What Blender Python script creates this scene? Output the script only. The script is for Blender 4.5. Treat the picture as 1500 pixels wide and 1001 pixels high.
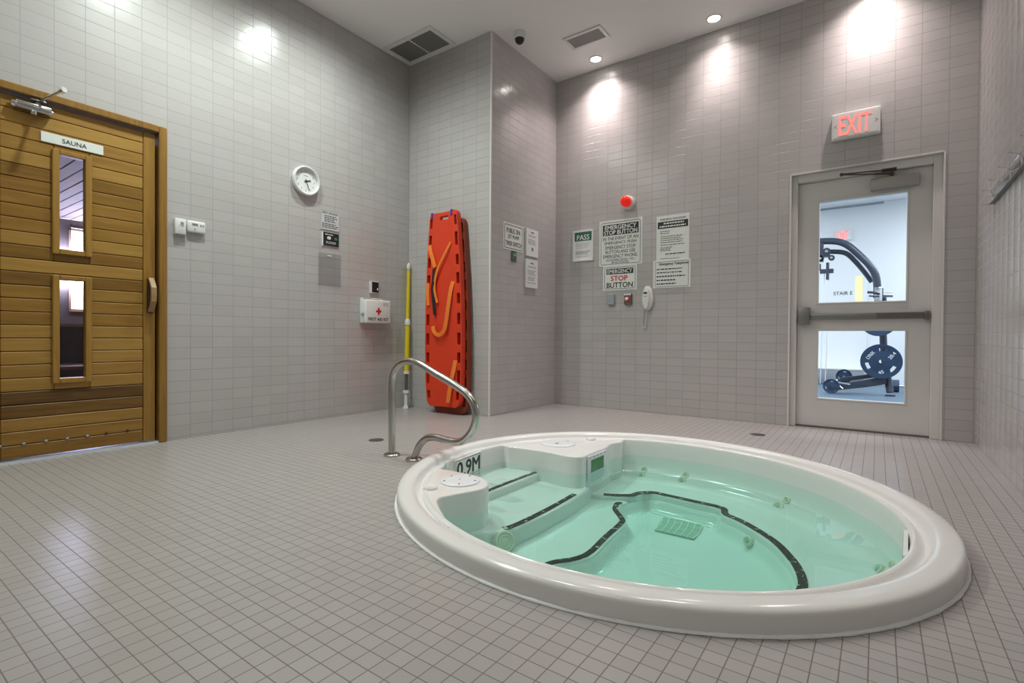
import bpy, bmesh, math, random
from mathutils import Matrix, Vector
R = math.radians
S = bpy.context.scene
COL = S.collection
for o in list(bpy.data.objects):
    bpy.data.objects.remove(o)

# ------------------------------------------------------------------ camera, world, exposure
F_PX = 748.035
YAW, PITCH, ROLL = 0.6212, 0.01006, 0.00726
CAM = Vector((4.0991, 0.0, 0.7634))
cd = bpy.data.cameras.new('camera'); cam = bpy.data.objects.new('camera', cd); COL.objects.link(cam)
cd.sensor_fit = 'HORIZONTAL'; cd.sensor_width = 36.0; cd.lens = F_PX / 1500 * 36.0
cd.clip_start = 0.02; cd.clip_end = 60
cam.matrix_world = (Matrix.Translation(CAM) @ Matrix.Rotation(YAW, 4, 'Z') @ Matrix.Rotation(R(90) - PITCH, 4, 'X') @ Matrix.Rotation(ROLL, 4, 'Z'))
S.camera = cam
w = bpy.data.worlds.new('world'); S.world = w; w.use_nodes = True
w.node_tree.nodes['Background'].inputs[0].default_value = (0.55, 0.68, 1.0, 1)
w.node_tree.nodes['Background'].inputs[1].default_value = 0.6
S.view_settings.view_transform = 'Standard'; S.view_settings.look = 'None'
S.view_settings.gamma = 1.0; S.view_settings.use_curve_mapping = False
S.view_settings.exposure = 0.52
S.cycles.max_bounces = 10; S.cycles.transparent_max_bounces = 16; S.cycles.sample_clamp_indirect = 6.0
S.cycles.caustics_reflective = False; S.cycles.caustics_refractive = False

# room dimensions (metres)
Y1, XB, Y2, XR, HC = 3.817, 1.107, 5.0175, 4.687, 3.647
YR = -2.6                       # rear wall, behind the camera

# large lights: added fill over the unseen rear half of the room and in the gym
def area(name, loc, sx, sy, power, col, rot=(0, 0, 0), spread=180):
    l = bpy.data.lights.new(name, 'AREA'); l.shape = 'RECTANGLE'; l.size = sx; l.size_y = sy
    l.energy = power; l.color = col; l.spread = R(spread)
    o = bpy.data.objects.new(name, l); o.location = loc; o.rotation_euler = rot; COL.objects.link(o)
    return o
P_REAR, P_GYM, P_DOWN, P_WALL = 3, 46, 60, 31
for x in (1.0, 3.2):
    area('rear_fill_light', (x, -1.3, HC - 0.03), 1.2, 1.0, P_REAR, (0.93, 1.0, 0.86))  # fill light added over the unseen rear of the room
GYM_FILL = ((2.0, 6.9), (5.0, 6.9), (1.5, 9.3), (5.9, 9.3))
for x, y in GYM_FILL:
    area('gym_fill_light', (x, y, 3.0), 1.4, 1.0, P_GYM, (0.72, 0.85, 1.0))  # added fill that brightens the gym, its source unseen
area('sauna_daylight', (-3.28, 1.95, 1.5), 0.9, 0.32, 70, (0.60, 0.68, 1.0), (R(90), 0, R(90)))

# ------------------------------------------------------------------ materials
MATS = {}
def new_mat(name):
    m = bpy.data.materials.new(name); m.use_nodes = True
    nt = m.node_tree; b = nt.nodes['Principled BSDF']
    MATS[name] = m
    return m, nt, b
def N(nt, t, **k):
    n = nt.nodes.new(t)
    for a, v in k.items():
        setattr(n, a, v)
    return n
def plain(name, col, rough=0.5, metal=0.0, emit=0, ecol=None, var=0.04, scale=30, bump=0.0, spec=0.5):
    m, nt, b = new_mat(name)
    b.inputs['Roughness'].default_value = rough; b.inputs['Metallic'].default_value = metal
    b.inputs['Specular IOR Level'].default_value = spec
    tc = N(nt, 'ShaderNodeTexCoord'); nz = N(nt, 'ShaderNodeTexNoise'); nz.inputs['Scale'].default_value = scale
    nz.inputs['Detail'].default_value = 4
    nt.links.new(tc.outputs['Object'], nz.inputs['Vector'])
    mx = N(nt, 'ShaderNodeMix', data_type='RGBA')
    mx.inputs['A'].default_value = tuple(c * (1 - var) for c in col) + (1,)
    mx.inputs['B'].default_value = tuple(min(1, c * (1 + var)) for c in col) + (1,)
    nt.links.new(nz.outputs['Fac'], mx.inputs['Factor']); nt.links.new(mx.outputs['Result'], b.inputs['Base Color'])
    if bump:
        bp = N(nt, 'ShaderNodeBump'); bp.inputs['Strength'].default_value = bump; bp.inputs['Distance'].default_value = 0.002
        nt.links.new(nz.outputs['Fac'], bp.inputs['Height']); nt.links.new(bp.outputs['Normal'], b.inputs['Normal'])
    if emit:
        b.inputs['Emission Color'].default_value = (ecol or col) + (1,); b.inputs['Emission Strength'].default_value = emit
    return m
def tile(name, axes, tw, th, ox, oy, c1, c2, grout, rough, mortar=0.0022, wav=0.25, bumps=0.5, spec=0.5, tilt=0.0):
    """stack-bond tiles laid out in world coordinates on the plane given by axes"""
    m, nt, b = new_mat(name); b.inputs['Specular IOR Level'].default_value = spec
    g = N(nt, 'ShaderNodeNewGeometry'); sp = N(nt, 'ShaderNodeSeparateXYZ'); nt.links.new(g.outputs['Position'], sp.inputs[0])
    cb = N(nt, 'ShaderNodeCombineXYZ')
    for i, (a, off) in enumerate(zip(axes, (ox, oy))):
        ad = N(nt, 'ShaderNodeMath', operation='ADD'); ad.inputs[1].default_value = 20 * (tw, th)[i] - off
        nt.links.new(sp.outputs[a], ad.inputs[0]); nt.links.new(ad.outputs[0], cb.inputs[i])
    br = N(nt, 'ShaderNodeTexBrick'); br.offset = 0.0; br.squash = 1.0
    br.inputs['Scale'].default_value = 1.0; br.inputs['Brick Width'].default_value = tw; br.inputs['Row Height'].default_value = th
    br.inputs['Mortar Size'].default_value = mortar; br.inputs['Mortar Smooth'].default_value = 0.2
    br.inputs['Color1'].default_value = c1 + (1,); br.inputs['Color2'].default_value = c2 + (1,); br.inputs['Mortar'].default_value = grout + (1,)
    nt.links.new(cb.outputs[0], br.inputs['Vector']); nt.links.new(br.outputs['Color'], b.inputs['Base Color'])
    nz = N(nt, 'ShaderNodeTexNoise'); nz.inputs['Scale'].default_value = 9.0; nz.inputs['Detail'].default_value = 2
    nt.links.new(g.outputs['Position'], nz.inputs['Vector'])
    mr = N(nt, 'ShaderNodeMapRange'); mr.inputs['To Min'].default_value = rough; mr.inputs['To Max'].default_value = 0.75
    nt.links.new(br.outputs['Fac'], mr.inputs['Value']); nt.links.new(mr.outputs[0], b.inputs['Roughness'])
    mu = N(nt, 'ShaderNodeMath', operation='MULTIPLY_ADD'); mu.inputs[1].default_value = -1.0
    w_ = N(nt, 'ShaderNodeMath', operation='MULTIPLY'); w_.inputs[1].default_value = wav
    nt.links.new(nz.outputs['Fac'], w_.inputs[0]); nt.links.new(br.outputs['Fac'], mu.inputs[0]); nt.links.new(w_.outputs[0], mu.inputs[2])
    bp = N(nt, 'ShaderNodeBump'); bp.inputs['Strength'].default_value = bumps; bp.inputs['Distance'].default_value = 0.003
    nt.links.new(mu.outputs[0], bp.inputs['Height']); nt.links.new(bp.outputs['Normal'], b.inputs['Normal'])
    if tilt:                         # pillowed tiles: the glaze turns away towards each side edge
        sx_ = N(nt, 'ShaderNodeSeparateXYZ'); nt.links.new(cb.outputs[0], sx_.inputs[0])
        dv = N(nt, 'ShaderNodeMath', operation='DIVIDE'); dv.inputs[1].default_value = tw; nt.links.new(sx_.outputs[0], dv.inputs[0])
        fr_ = N(nt, 'ShaderNodeMath', operation='FRACT'); nt.links.new(dv.outputs[0], fr_.inputs[0])
        sb = N(nt, 'ShaderNodeMath', operation='SUBTRACT'); sb.inputs[1].default_value = 0.5; nt.links.new(fr_.outputs[0], sb.inputs[0])
        sc = N(nt, 'ShaderNodeVectorMath', operation='SCALE'); sc.inputs[0].default_value = (0, tilt, 0) if axes == 'YZ' else (tilt, 0, 0); nt.links.new(sb.outputs[0], sc.inputs['Scale'])
        av = N(nt, 'ShaderNodeVectorMath', operation='ADD'); nt.links.new(bp.outputs['Normal'], av.inputs[0]); nt.links.new(sc.outputs[0], av.inputs[1])
        nn = N(nt, 'ShaderNodeVectorMath', operation='NORMALIZE'); nt.links.new(av.outputs[0], nn.inputs[0]); nt.links.new(nn.outputs[0], b.inputs['Normal'])
    return m
WT1, WT2, WG = (0.475, 0.450, 0.442), (0.505, 0.480, 0.472), (0.345, 0.325, 0.318)
m_tileL = tile('wall_tile_left', 'YZ', 0.1523, 0.0803, 0.76, 0.019, WT1, WT2, WG, 0.22, wav=0.8, spec=0.9)
m_tileB = tile('wall_tile_back', 'XZ', 0.163, 0.0795, 3.537, 0.006, WT1, WT2, WG, 0.24, wav=0.8)
m_tileS = tile('wall_tile_side', 'YZ', 0.1523, 0.0795, 0.76, 0.006, WT1, WT2, WG, 0.17, wav=0.8, spec=0.9)
m_tileR = tile('wall_tile_right', 'YZ', 0.1523, 0.0795, 0.76, 0.006, WT1, WT2, WG, 0.2, wav=1.2, spec=1.0, tilt=0.13)
m_floor = tile('floor_mosaic', 'XY', 0.0545, 0.0490, 2.401, 0.311, (0.365, 0.34, 0.33), (0.395, 0.37, 0.36), (0.19, 0.16, 0.14), 0.3, mortar=0.0016, wav=0.35, bumps=0.35)
m_ceil = plain('ceiling_paint', (0.84, 0.82, 0.81), 0.75, var=0.015, scale=3)
m_white = plain('white_enamel', (0.78, 0.78, 0.76), 0.35)
m_plastic = plain('white_plastic', (0.74, 0.74, 0.72), 0.3)
m_paper = plain('white_paper', (0.80, 0.80, 0.80), 0.55)
m_signw = plain('white_sign_board', (0.78, 0.80, 0.76), 0.35)
m_ink = plain('black_ink', (0.02, 0.02, 0.022), 0.5)
m_greyink = plain('grey_ink', (0.20, 0.20, 0.22), 0.6)
m_redink = plain('red_ink', (0.55, 0.02, 0.02), 0.5)
m_greenink = plain('green_ink', (0.02, 0.16, 0.09), 0.5)
m_black = plain('black_plastic', (0.018, 0.018, 0.02), 0.3)
m_grey = plain('grey_metal_box', (0.33, 0.38, 0.40), 0.45)
m_steel = plain('brushed_steel', (0.50, 0.48, 0.45), 0.2, 1.0, var=0.05, scale=60)
m_chrome = plain('chrome', (0.75, 0.76, 0.78), 0.18, 1.0)
m_dmetal = plain('dark_bronze_metal', (0.20, 0.185, 0.175), 0.35, 0.8)
m_bar = plain('satin_exit_bar', (0.26, 0.25, 0.24), 0.35, 0.6)
m_door = plain('painted_steel_door', (0.69, 0.665, 0.645), 0.45, var=0.015, scale=6)
m_trim = plain('pale_trim', (0.72, 0.70, 0.67), 0.4)
m_tub = plain('tub_acrylic', (0.78, 0.765, 0.75), 0.16, var=0.012, scale=5)
m_caulk = plain('white_caulk', (0.88, 0.87, 0.88), 0.5, var=0.08, scale=40)
m_lid = plain('lid_plastic', (0.74, 0.74, 0.77), 0.35)
m_jet = plain('jet_plastic', (0.66, 0.67, 0.55), 0.35)
m_grate = plain('grate_plastic', (0.36, 0.47, 0.38), 0.4)
m_grateb = plain('grate_bars', (0.70, 0.74, 0.66), 0.4)
m_screen = plain('console_screen', (0.04, 0.17, 0.03), 0.15, var=0.35, scale=25)
m_red = plain('red_lens', (0.75, 0.015, 0.01), 0.12, emit=0.25, ecol=(1.0, 0.02, 0.01))
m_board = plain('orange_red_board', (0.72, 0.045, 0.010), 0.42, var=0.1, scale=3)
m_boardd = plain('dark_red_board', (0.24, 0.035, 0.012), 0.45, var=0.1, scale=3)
m_strap = plain('orange_webbing', (0.85, 0.20, 0.02), 0.7, var=0.15, scale=40)
m_yellow = plain('yellow_fibreglass', (0.72, 0.55, 0.015), 0.35, var=0.08)
m_blue = plain('blue_clip', (0.03, 0.06, 0.45), 0.4)
m_vent = plain('vent_slats', (0.17, 0.165, 0.145), 0.5)
m_vent2 = plain('pale_vent_slats', (0.40, 0.38, 0.37), 0.5)
m_dark = plain('duct_dark', (0.05, 0.05, 0.045), 0.9)
m_gymw = plain('gym_wall_paint', (0.80, 0.80, 0.80), 0.7, var=0.01, scale=2)
m_gymf = plain('gym_rubber_floor', (0.10, 0.15, 0.20), 0.6, var=0.25, scale=60)
m_gymm = plain('machine_steel', (0.040, 0.050, 0.072), 0.35)
m_plate = plain('plate_steel', (0.018, 0.045, 0.095), 0.4)
m_gbox = plain('grey_bench_box', (0.30, 0.31, 0.33), 0.6)
m_swood = plain('shaded_sauna_wood', (0.10, 0.070, 0.065), 0.6, var=0.3, scale=8)  # shade and violet flare are mixed into the wood colour
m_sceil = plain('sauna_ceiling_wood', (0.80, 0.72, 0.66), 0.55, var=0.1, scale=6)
m_bench = plain('sauna_bench_wood', (0.36, 0.22, 0.14), 0.55, var=0.2, scale=10)
m_handle = plain('worn_wood_handle', (0.36, 0.22, 0.10), 0.45, var=0.25, scale=18)
m_hdark = plain('dark_handle_base', (0.06, 0.035, 0.02), 0.5)
m_lamp = plain('lamp_lens', (1, 1, 1), 0.3, emit=14, ecol=(1.0, 0.93, 0.86))
m_fill = plain('fill_panel_lens', (1, 1, 1), 0.3, emit=2.2, ecol=(0.94, 1.0, 0.9))  # glow of the added fill panels
m_day = plain('daylight_pane', (0.8, 0.85, 1.0), 0.5, emit=2.2, ecol=(0.66, 0.74, 1.0))
m_exit = plain('exit_letters', (0.9, 0.12, 0.1), 0.4, emit=0.95, ecol=(1.0, 0.17, 0.15))
m_panel = plain('lit_stair_glass', (0.45, 0.42, 0.22), 0.4, emit=0.42, ecol=(1.0, 0.95, 0.50))
m_thresh = plain('gap_light_threshold', (0.80, 0.83, 0.92), 0.25, 0.4)  # pale blue stands for sauna light in the gap under the door

def wood(name, pal, vert=False):
    m, nt, b = new_mat(name)
    b.inputs['Roughness'].default_value = 0.42
    g = N(nt, 'ShaderNodeNewGeometry'); mp = N(nt, 'ShaderNodeMapping')
    mp.inputs['Scale'].default_value = (1, 26, 2.0) if vert else (1, 2.0, 26)
    nt.links.new(g.outputs['Position'], mp.inputs['Vector'])
    at = N(nt, 'ShaderNodeAttribute', attribute_name='tone')
    ad = N(nt, 'ShaderNodeVectorMath', operation='ADD'); cm = N(nt, 'ShaderNodeCombineXYZ')
    ml = N(nt, 'ShaderNodeMath', operation='MULTIPLY'); ml.inputs[1].default_value = 77.7
    nt.links.new(at.outputs['Fac'], ml.inputs[0]); nt.links.new(ml.outputs[0], cm.inputs[1]); 
    nt.links.new(mp.outputs[0], ad.inputs[0]); nt.links.new(cm.outputs[0], ad.inputs[1])
    nz = N(nt, 'ShaderNodeTexNoise'); nz.inputs['Scale'].default_value = 1.6; nz.inputs['Detail'].default_value = 6; nz.inputs['Distortion'].default_value = 0.6
    nt.links.new(ad.outputs[0], nz.inputs['Vector'])
    cr = N(nt, 'ShaderNodeValToRGB')
    cr.color_ramp.elements[0].color = pal[0] + (1,); cr.color_ramp.elements[1].color = pal[2] + (1,)
    e = cr.color_ramp.elements.new(0.5); e.color = pal[1] + (1,)
    s1 = N(nt, 'ShaderNodeMath', operation='MULTIPLY_ADD'); s1.inputs[1].default_value = 0.55; s1.inputs[2].default_value = -0.275
    nt.links.new(nz.outputs['Fac'], s1.inputs[0])
    s2 = N(nt, 'ShaderNodeMath', operation='ADD', use_clamp=True); nt.links.new(s1.outputs[0], s2.inputs[0]); nt.links.new(at.outputs['Fac'], s2.inputs[1])
    nt.links.new(s2.outputs[0], cr.inputs['Fac']); nt.links.new(cr.outputs['Color'], b.inputs['Base Color'])
    bp = N(nt, 'ShaderNodeBump'); bp.inputs['Strength'].default_value = 0.15; bp.inputs['Distance'].default_value = 0.002
    nt.links.new(nz.outputs['Fac'], bp.inputs['Height']); nt.links.new(bp.outputs['Normal'], b.inputs['Normal'])
    return m
m_plank = wood('cedar_planks', ((0.070, 0.028, 0.003), (0.275, 0.135, 0.019), (0.49, 0.285, 0.066)))
m_stile = wood('cedar_stile', ((0.070, 0.028, 0.003), (0.275, 0.135, 0.019), (0.49, 0.285, 0.066)), True)

def glassy(name, ior=1.45, tint=(1, 1, 1), rough=0.0, boost=1.0):
    """clear sheet: lets light straight through, mirrors by Fresnel"""
    m, nt, b = new_mat(name); nt.nodes.remove(b)
    out = nt.nodes['Material Output']
    t = N(nt, 'ShaderNodeBsdfTransparent'); t.inputs[0].default_value = tint + (1,)
    g = N(nt, 'ShaderNodeBsdfGlossy'); g.inputs['Roughness'].default_value = rough
    f = N(nt, 'ShaderNodeFresnel'); f.inputs['IOR'].default_value = ior
    mx = N(nt, 'ShaderNodeMixShader')
    gm_ = N(nt, 'ShaderNodeNewGeometry'); inv = N(nt, 'ShaderNodeMath', operation='SUBTRACT'); inv.inputs[0].default_value = 1.0
    ml = N(nt, 'ShaderNodeMath', operation='MULTIPLY')          # mirror only on the outer faces, none inside the sheet
    nt.links.new(gm_.outputs['Backfacing'], inv.inputs[1]); nt.links.new(inv.outputs[0], ml.inputs[0]); nt.links.new(f.outputs[0], ml.inputs[1])
    nt.links.new(ml.outputs[0], mx.inputs[0]); nt.links.new(t.outputs[0], mx.inputs[1]); nt.links.new(g.outputs[0], mx.inputs[2])
    nt.links.new(mx.outputs[0], out.inputs['Surface'])
    return m, nt, g, f
m_glass, _, _, _ = glassy('window_glass')
m_acrylic, _, _, _ = glassy('clear_acrylic', 1.55, (0.98, 0.98, 0.985), 0.03)
m_water, nt_, g_, f_ = glassy('spa_water', 1.33, (0.86, 0.972, 0.94))
va = N(nt_, 'ShaderNodeVolumeAbsorption'); va.inputs['Color'].default_value = (0.16, 0.92, 0.78, 1); va.inputs['Density'].default_value = 0.72
nt_.links.new(va.outputs[0], nt_.nodes['Material Output'].inputs['Volume'])
wn = N(nt_, 'ShaderNodeTexNoise'); wn.inputs['Scale'].default_value = 3.5; wn.inputs['Detail'].default_value = 1.5
wg = N(nt_, 'ShaderNodeNewGeometry'); nt_.links.new(wg.outputs['Position'], wn.inputs['Vector'])
wb = N(nt_, 'ShaderNodeBump'); wb.inputs['Strength'].default_value = 0.06; wb.inputs['Distance'].default_value = 0.02
nt_.links.new(wn.outputs['Fac'], wb.inputs['Height'])
nt_.links.new(wb.outputs['Normal'], g_.inputs['Normal']); nt_.links.new(wb.outputs['Normal'], f_.inputs['Normal'])

def worn_strip():
    m, nt, b = new_mat('worn_black_grip'); b.inputs['Roughness'].default_value = 0.8
    g = N(nt, 'ShaderNodeNewGeometry'); nz = N(nt, 'ShaderNodeTexNoise'); nz.inputs['Scale'].default_value = 38; nz.inputs['Detail'].default_value = 5
    nt.links.new(g.outputs['Position'], nz.inputs['Vector'])
    cr = N(nt, 'ShaderNodeValToRGB'); cr.color_ramp.elements[0].position = 0.60; cr.color_ramp.elements[1].position = 0.66
    cr.color_ramp.elements[0].color = (0.012, 0.014, 0.010, 1); cr.color_ramp.elements[1].color = (0.55, 0.53, 0.45, 1)
    nt.links.new(nz.outputs['Fac'], cr.inputs['Fac']); nt.links.new(cr.outputs['Color'], b.inputs['Base Color'])
    return m
m_grip = worn_strip()

# ------------------------------------------------------------------ mesh helpers
def bmn():
    return bmesh.new()
def add_box(bm, x0, x1, y0, y1, z0, z1, bev=0.0, seg=2, mtx=None):
    r = bmesh.ops.create_cube(bm, size=1.0)
    vs = r['verts']
    for v in vs:
        v.co = Vector((x0 + (v.co.x + .5) * (x1 - x0), y0 + (v.co.y + .5) * (y1 - y0), z0 + (v.co.z + .5) * (z1 - z0)))
    if bev:
        es = list({e for v in vs for e in v.link_edges})
        rr = bmesh.ops.bevel(bm, geom=es, offset=bev, segments=seg, affect='EDGES', profile=0.5)
        vs = list({v for f in rr['faces'] for v in f.verts} | {v for v in vs if v.is_valid})
    if mtx is not None:
        for v in vs:
            v.co = mtx @ v.co
    return vs
def ring_pts(c, u, v, r, n):
    return [c + u * (r * math.cos(2 * math.pi * i / n)) + v * (r * math.sin(2 * math.pi * i / n)) for i in range(n)]
def frame_of(d):
    d = d.normalized(); a = Vector((0, 0, 1)) if abs(d.z) < 0.9 else Vector((1, 0, 0))
    u = d.cross(a).normalized(); return u, d.cross(u).normalized()
def skin(bm, rings, caps=True, closed=False):
    V = [[bm.verts.new(p) for p in r] for r in rings]
    n = len(V[0]); m = len(V)
    for i in range(m if closed else m - 1):
        a, b = V[i], V[(i + 1) % m]
        for j in range(n):
            bm.faces.new((a[j], a[(j + 1) % n], b[(j + 1) % n], b[j]))
    if caps and not closed:
        bm.faces.new(V[0][::-1]); bm.faces.new(V[-1])
    return V
def add_cyl(bm, p0, p1, r0, r1=None, n=20):
    p0, p1 = Vector(p0), Vector(p1); r1 = r0 if r1 is None else r1
    u, v = frame_of(p1 - p0); skin(bm, [ring_pts(p0, u, v, r0, n), ring_pts(p1, u, v, r1, n)])
def catmull(pts, k=6, closed=False):
    P = [Vector(p) for p in pts]; n = len(P); out = []
    for i in range(n if closed else n - 1):
        if closed: a, b, c, d = P[i - 1], P[i], P[(i + 1) % n], P[(i + 2) % n]
        else: a, b, c, d = P[max(i - 1, 0)], P[i], P[i + 1], P[min(i + 2, n - 1)]
        for j in range(k):
            t = j / k
            out.append(0.5 * ((2 * b) + (c - a) * t + (2 * a - 5 * b + 4 * c - d) * t * t + (-a + 3 * b - 3 * c + d) * t ** 3))
    if not closed: out.append(P[-1])
    return out
def add_tube(bm, pts, r, n=14, k=6, smooth=True):
    P = catmull(pts, k) if smooth else [Vector(p) for p in pts]
    rings = []; u = None
    for i, p in enumerate(P):
        d = (P[min(i + 1, len(P) - 1)] - P[max(i - 1, 0)]).normalized()
        if u is None: u, v = frame_of(d)
        else:
            u = (u - d * u.dot(d)).normalized()
        v = d.cross(u)
        rings.append(ring_pts(p, u, v, r, n))
    skin(bm, rings)
def add_lathe(bm, prof, n=48, c=(0, 0, 0), capends=True):
    """revolve (r, z) about local z through c"""
    c = Vector(c)
    rings = [[c + Vector((r * math.cos(2 * math.pi * i / n), r * math.sin(2 * math.pi * i / n), z)) for i in range(n)] for r, z in prof]
    skin(bm, rings, caps=capends)
def add_prism(bm, poly, z0, z1):
    a = [bm.verts.new((p[0], p[1], z0)) for p in poly]; b = [bm.verts.new((p[0], p[1], z1)) for p in poly]
    n = len(poly); top = bm.faces.new(b); bm.faces.new(a[::-1])
    for i in range(n):
        bm.faces.new((a[i], a[(i + 1) % n], b[(i + 1) % n], b[i]))
    return b, top
def add_ribbon(bm, pts, width, th, up=(0, 0, 1), smooth=True, k=5):
    """flat strap with thickness along pts; width lies square to up"""
    P = catmull(pts, k) if smooth else [Vector(p) for p in pts]
    up = Vector(up).normalized(); rings = []
    for i, p in enumerate(P):
        d = (P[min(i + 1, len(P) - 1)] - P[max(i - 1, 0)]).normalized()
        s = d.cross(up).normalized() * (width / 2); t = up * th
        rings.append([p - s, p + s, p + s + t, p - s + t])
    skin(bm, rings)
def obj(name, bm, mat, parent=None, smooth=False, bevel=0.0, seg=2):
    bmesh.ops.recalc_face_normals(bm, faces=bm.faces)
    me = bpy.data.meshes.new(name); bm.to_mesh(me); bm.free()
    for m in (mat if isinstance(mat, (list, tuple)) else [mat]):
        me.materials.append(m)
    o = bpy.data.objects.new(name, me); COL.objects.link(o)
    if parent is not None: o.parent = parent
    if bevel:
        b = o.modifiers.new('bevel', 'BEVEL'); b.width = bevel; b.segments = seg; b.limit_method = 'ANGLE'; b.angle_limit = R(40)
    if smooth:
        for p in me.polygons: p.use_smooth = True
        me.set_sharp_from_angle(angle=R(38))
    return o
def tag(o, label=None, cat=None, group=None, kind=None):
    if label: o['label'] = label
    if cat: o['category'] = cat
    if group: o['group'] = group
    if kind: o['kind'] = kind
    return o
def thing(name, label, cat, mtx=None, group=None, kind=None):
    o = bpy.data.objects.new(name, None); COL.objects.link(o); o.empty_display_size = 0.05
    if mtx is not None: o.matrix_world = mtx
    return tag(o, label, cat, group, kind)
def frame(origin, u, v, wv):
    m = Matrix.Identity(4)
    for i, a in enumerate((u, v, wv)):
        for j in range(3): m[j][i] = a[j]
    for j in range(3): m[j][3] = origin[j]
    return m
# wall frames: local x right, y up, z out of the wall
def on_left(y, z, x=0.0): return frame((x, y, z), (0, 1, 0), (0, 0, 1), (1, 0, 0))
def on_side(y, z): return frame((XB, y, z), (0, 1, 0), (0, 0, 1), (1, 0, 0))
def on_back(x, z, y=Y2): return frame((x, y, z), (1, 0, 0), (0, 0, 1), (0, -1, 0))
def on_right(y, z): return frame((XR, y, z), (0, -1, 0), (0, 0, 1), (-1, 0, 0))
def at(x, y, z): return Matrix.Translation((x, y, z))
def on_ceil(x, y, z=HC): return frame((x, y, z), (1, 0, 0), (0, -1, 0), (0, 0, -1))

def add_text(bm, s, cx, cy, h, w=None, z=0.0, th=0.0006, bold=0.0, mtx=None):
    """lettering centred on (cx, cy), capitals about h tall, squeezed to width w"""
    c = bpy.data.curves.new('lettering', 'FONT'); c.body = s; c.size = 1.0; c.offset = 0.0; c.extrude = 0.5; c.resolution_u = 3
    o = bpy.data.objects.new('lettering', c)
    me = bpy.data.meshes.new_from_object(o)
    xs = [v.co.x for v in me.vertices]; ys = [v.co.y for v in me.vertices]
    if xs:
        x0, x1, y0, y1 = min(xs), max(xs), min(ys), max(ys)
        sy = h / (y1 - y0); sx = (w / (x1 - x0)) if w else sy
        n0 = len(bm.verts); bm.from_mesh(me); bm.verts.ensure_lookup_table()
        for v in list(bm.verts)[n0:]:
            v.co = Vector((cx + (v.co.x - (x0 + x1) / 2) * sx, cy + (v.co.y - (y0 + y1) / 2) * sy, z + (v.co.z + 0.5) * th))
            if mtx is not None: v.co = mtx @ v.co
        if bold > 0.004:
            src = list(bm.verts)[n0:]; fs = list({f for v in src for f in v.link_faces})
            for q, sgn in enumerate(((-1, 0), (1, 0), (0, 1), (0, -1))):
                dd = Vector((sgn[0] * bold * h * 1.1, sgn[1] * bold * h * 0.8, 0.00002 * (q + 1)))
                if mtx is not None: dd = mtx.to_3x3() @ dd
                g = bmesh.ops.duplicate(bm, geom=src + list({e for f in fs for e in f.edges}) + fs)
                for v in g['geom']:
                    if isinstance(v, bmesh.types.BMVert): v.co += dd
    bpy.data.objects.remove(o); bpy.data.curves.remove(c); bpy.data.meshes.remove(me)
def add_rect(bm, x0, x1, y0, y1, z, th=0.0006):
    add_box(bm, x0, x1, y0, y1, z, z + th)
def add_lines(bm, x0, x1, ys, h, z, seed, ragged=0.25):
    """rows of dashes standing for print too small to read"""
    rnd = random.Random(seed)
    for y in ys:
        x = x0; end = x1 - rnd.random() * ragged * (x1 - x0)
        while x < end:
            l = min(rnd.uniform(0.010, 0.032), end - x)
            if l > 0.004: add_rect(bm, x, x + l, y - h / 2, y + h / 2, z, 0.0005)
            x += l + 0.006
def add_outline(bm, x0, x1, y0, y1, t, z, r=0.012):
    def rr(ix):
        P = []
        for (cx, cy, a) in ((x1 - r, y1 - r, 0), (x0 + r, y1 - r, 90), (x0 + r, y0 + r, 180), (x1 - r, y0 + r, 270)):
            for k in range(5):
                q = R(a + k * 22.5); P.append((cx + (r - ix) * math.cos(q), cy + (r - ix) * math.sin(q)))
        return P
    A, B = rr(0), rr(t); n = len(A)
    rings = [[Vector((A[i][0], A[i][1], z)), Vector((B[i][0], B[i][1], z)), Vector((B[i][0], B[i][1], z + 0.0006)), Vector((A[i][0], A[i][1], z + 0.0006))] for i in range(n)]
    skin(bm, rings, caps=False, closed=True)
def struct(name, bm, mat, label, cat, smooth=False, bevel=0.0, parent=None):
    o = obj(name, bm, mat, parent, smooth, bevel)
    return tag(o, label, cat, None, 'structure')

# ------------------------------------------------------------------ hot tub frame (slightly out of round)
EC = Vector((3.138, 2.418))
E1 = Vector((-0.82, 0.57)).normalized(); E2 = Vector((0.57, 0.82)).normalized(); E2 = (E2 - E1 * E2.dot(E1)).normalized()
KA, KB = 1.242 / 1.2, 1.164 / 1.2
def lt(x, y):
    """circle-frame offset from the tub centre -> world xy"""
    q = Vector((x, y)); a, b = q.dot(E1) * KA, q.dot(E2) * KB
    return EC + E1 * a + E2 * b
def circ(deg, r):
    return lt(r * math.cos(R(deg)), r * math.sin(R(deg)))

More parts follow.
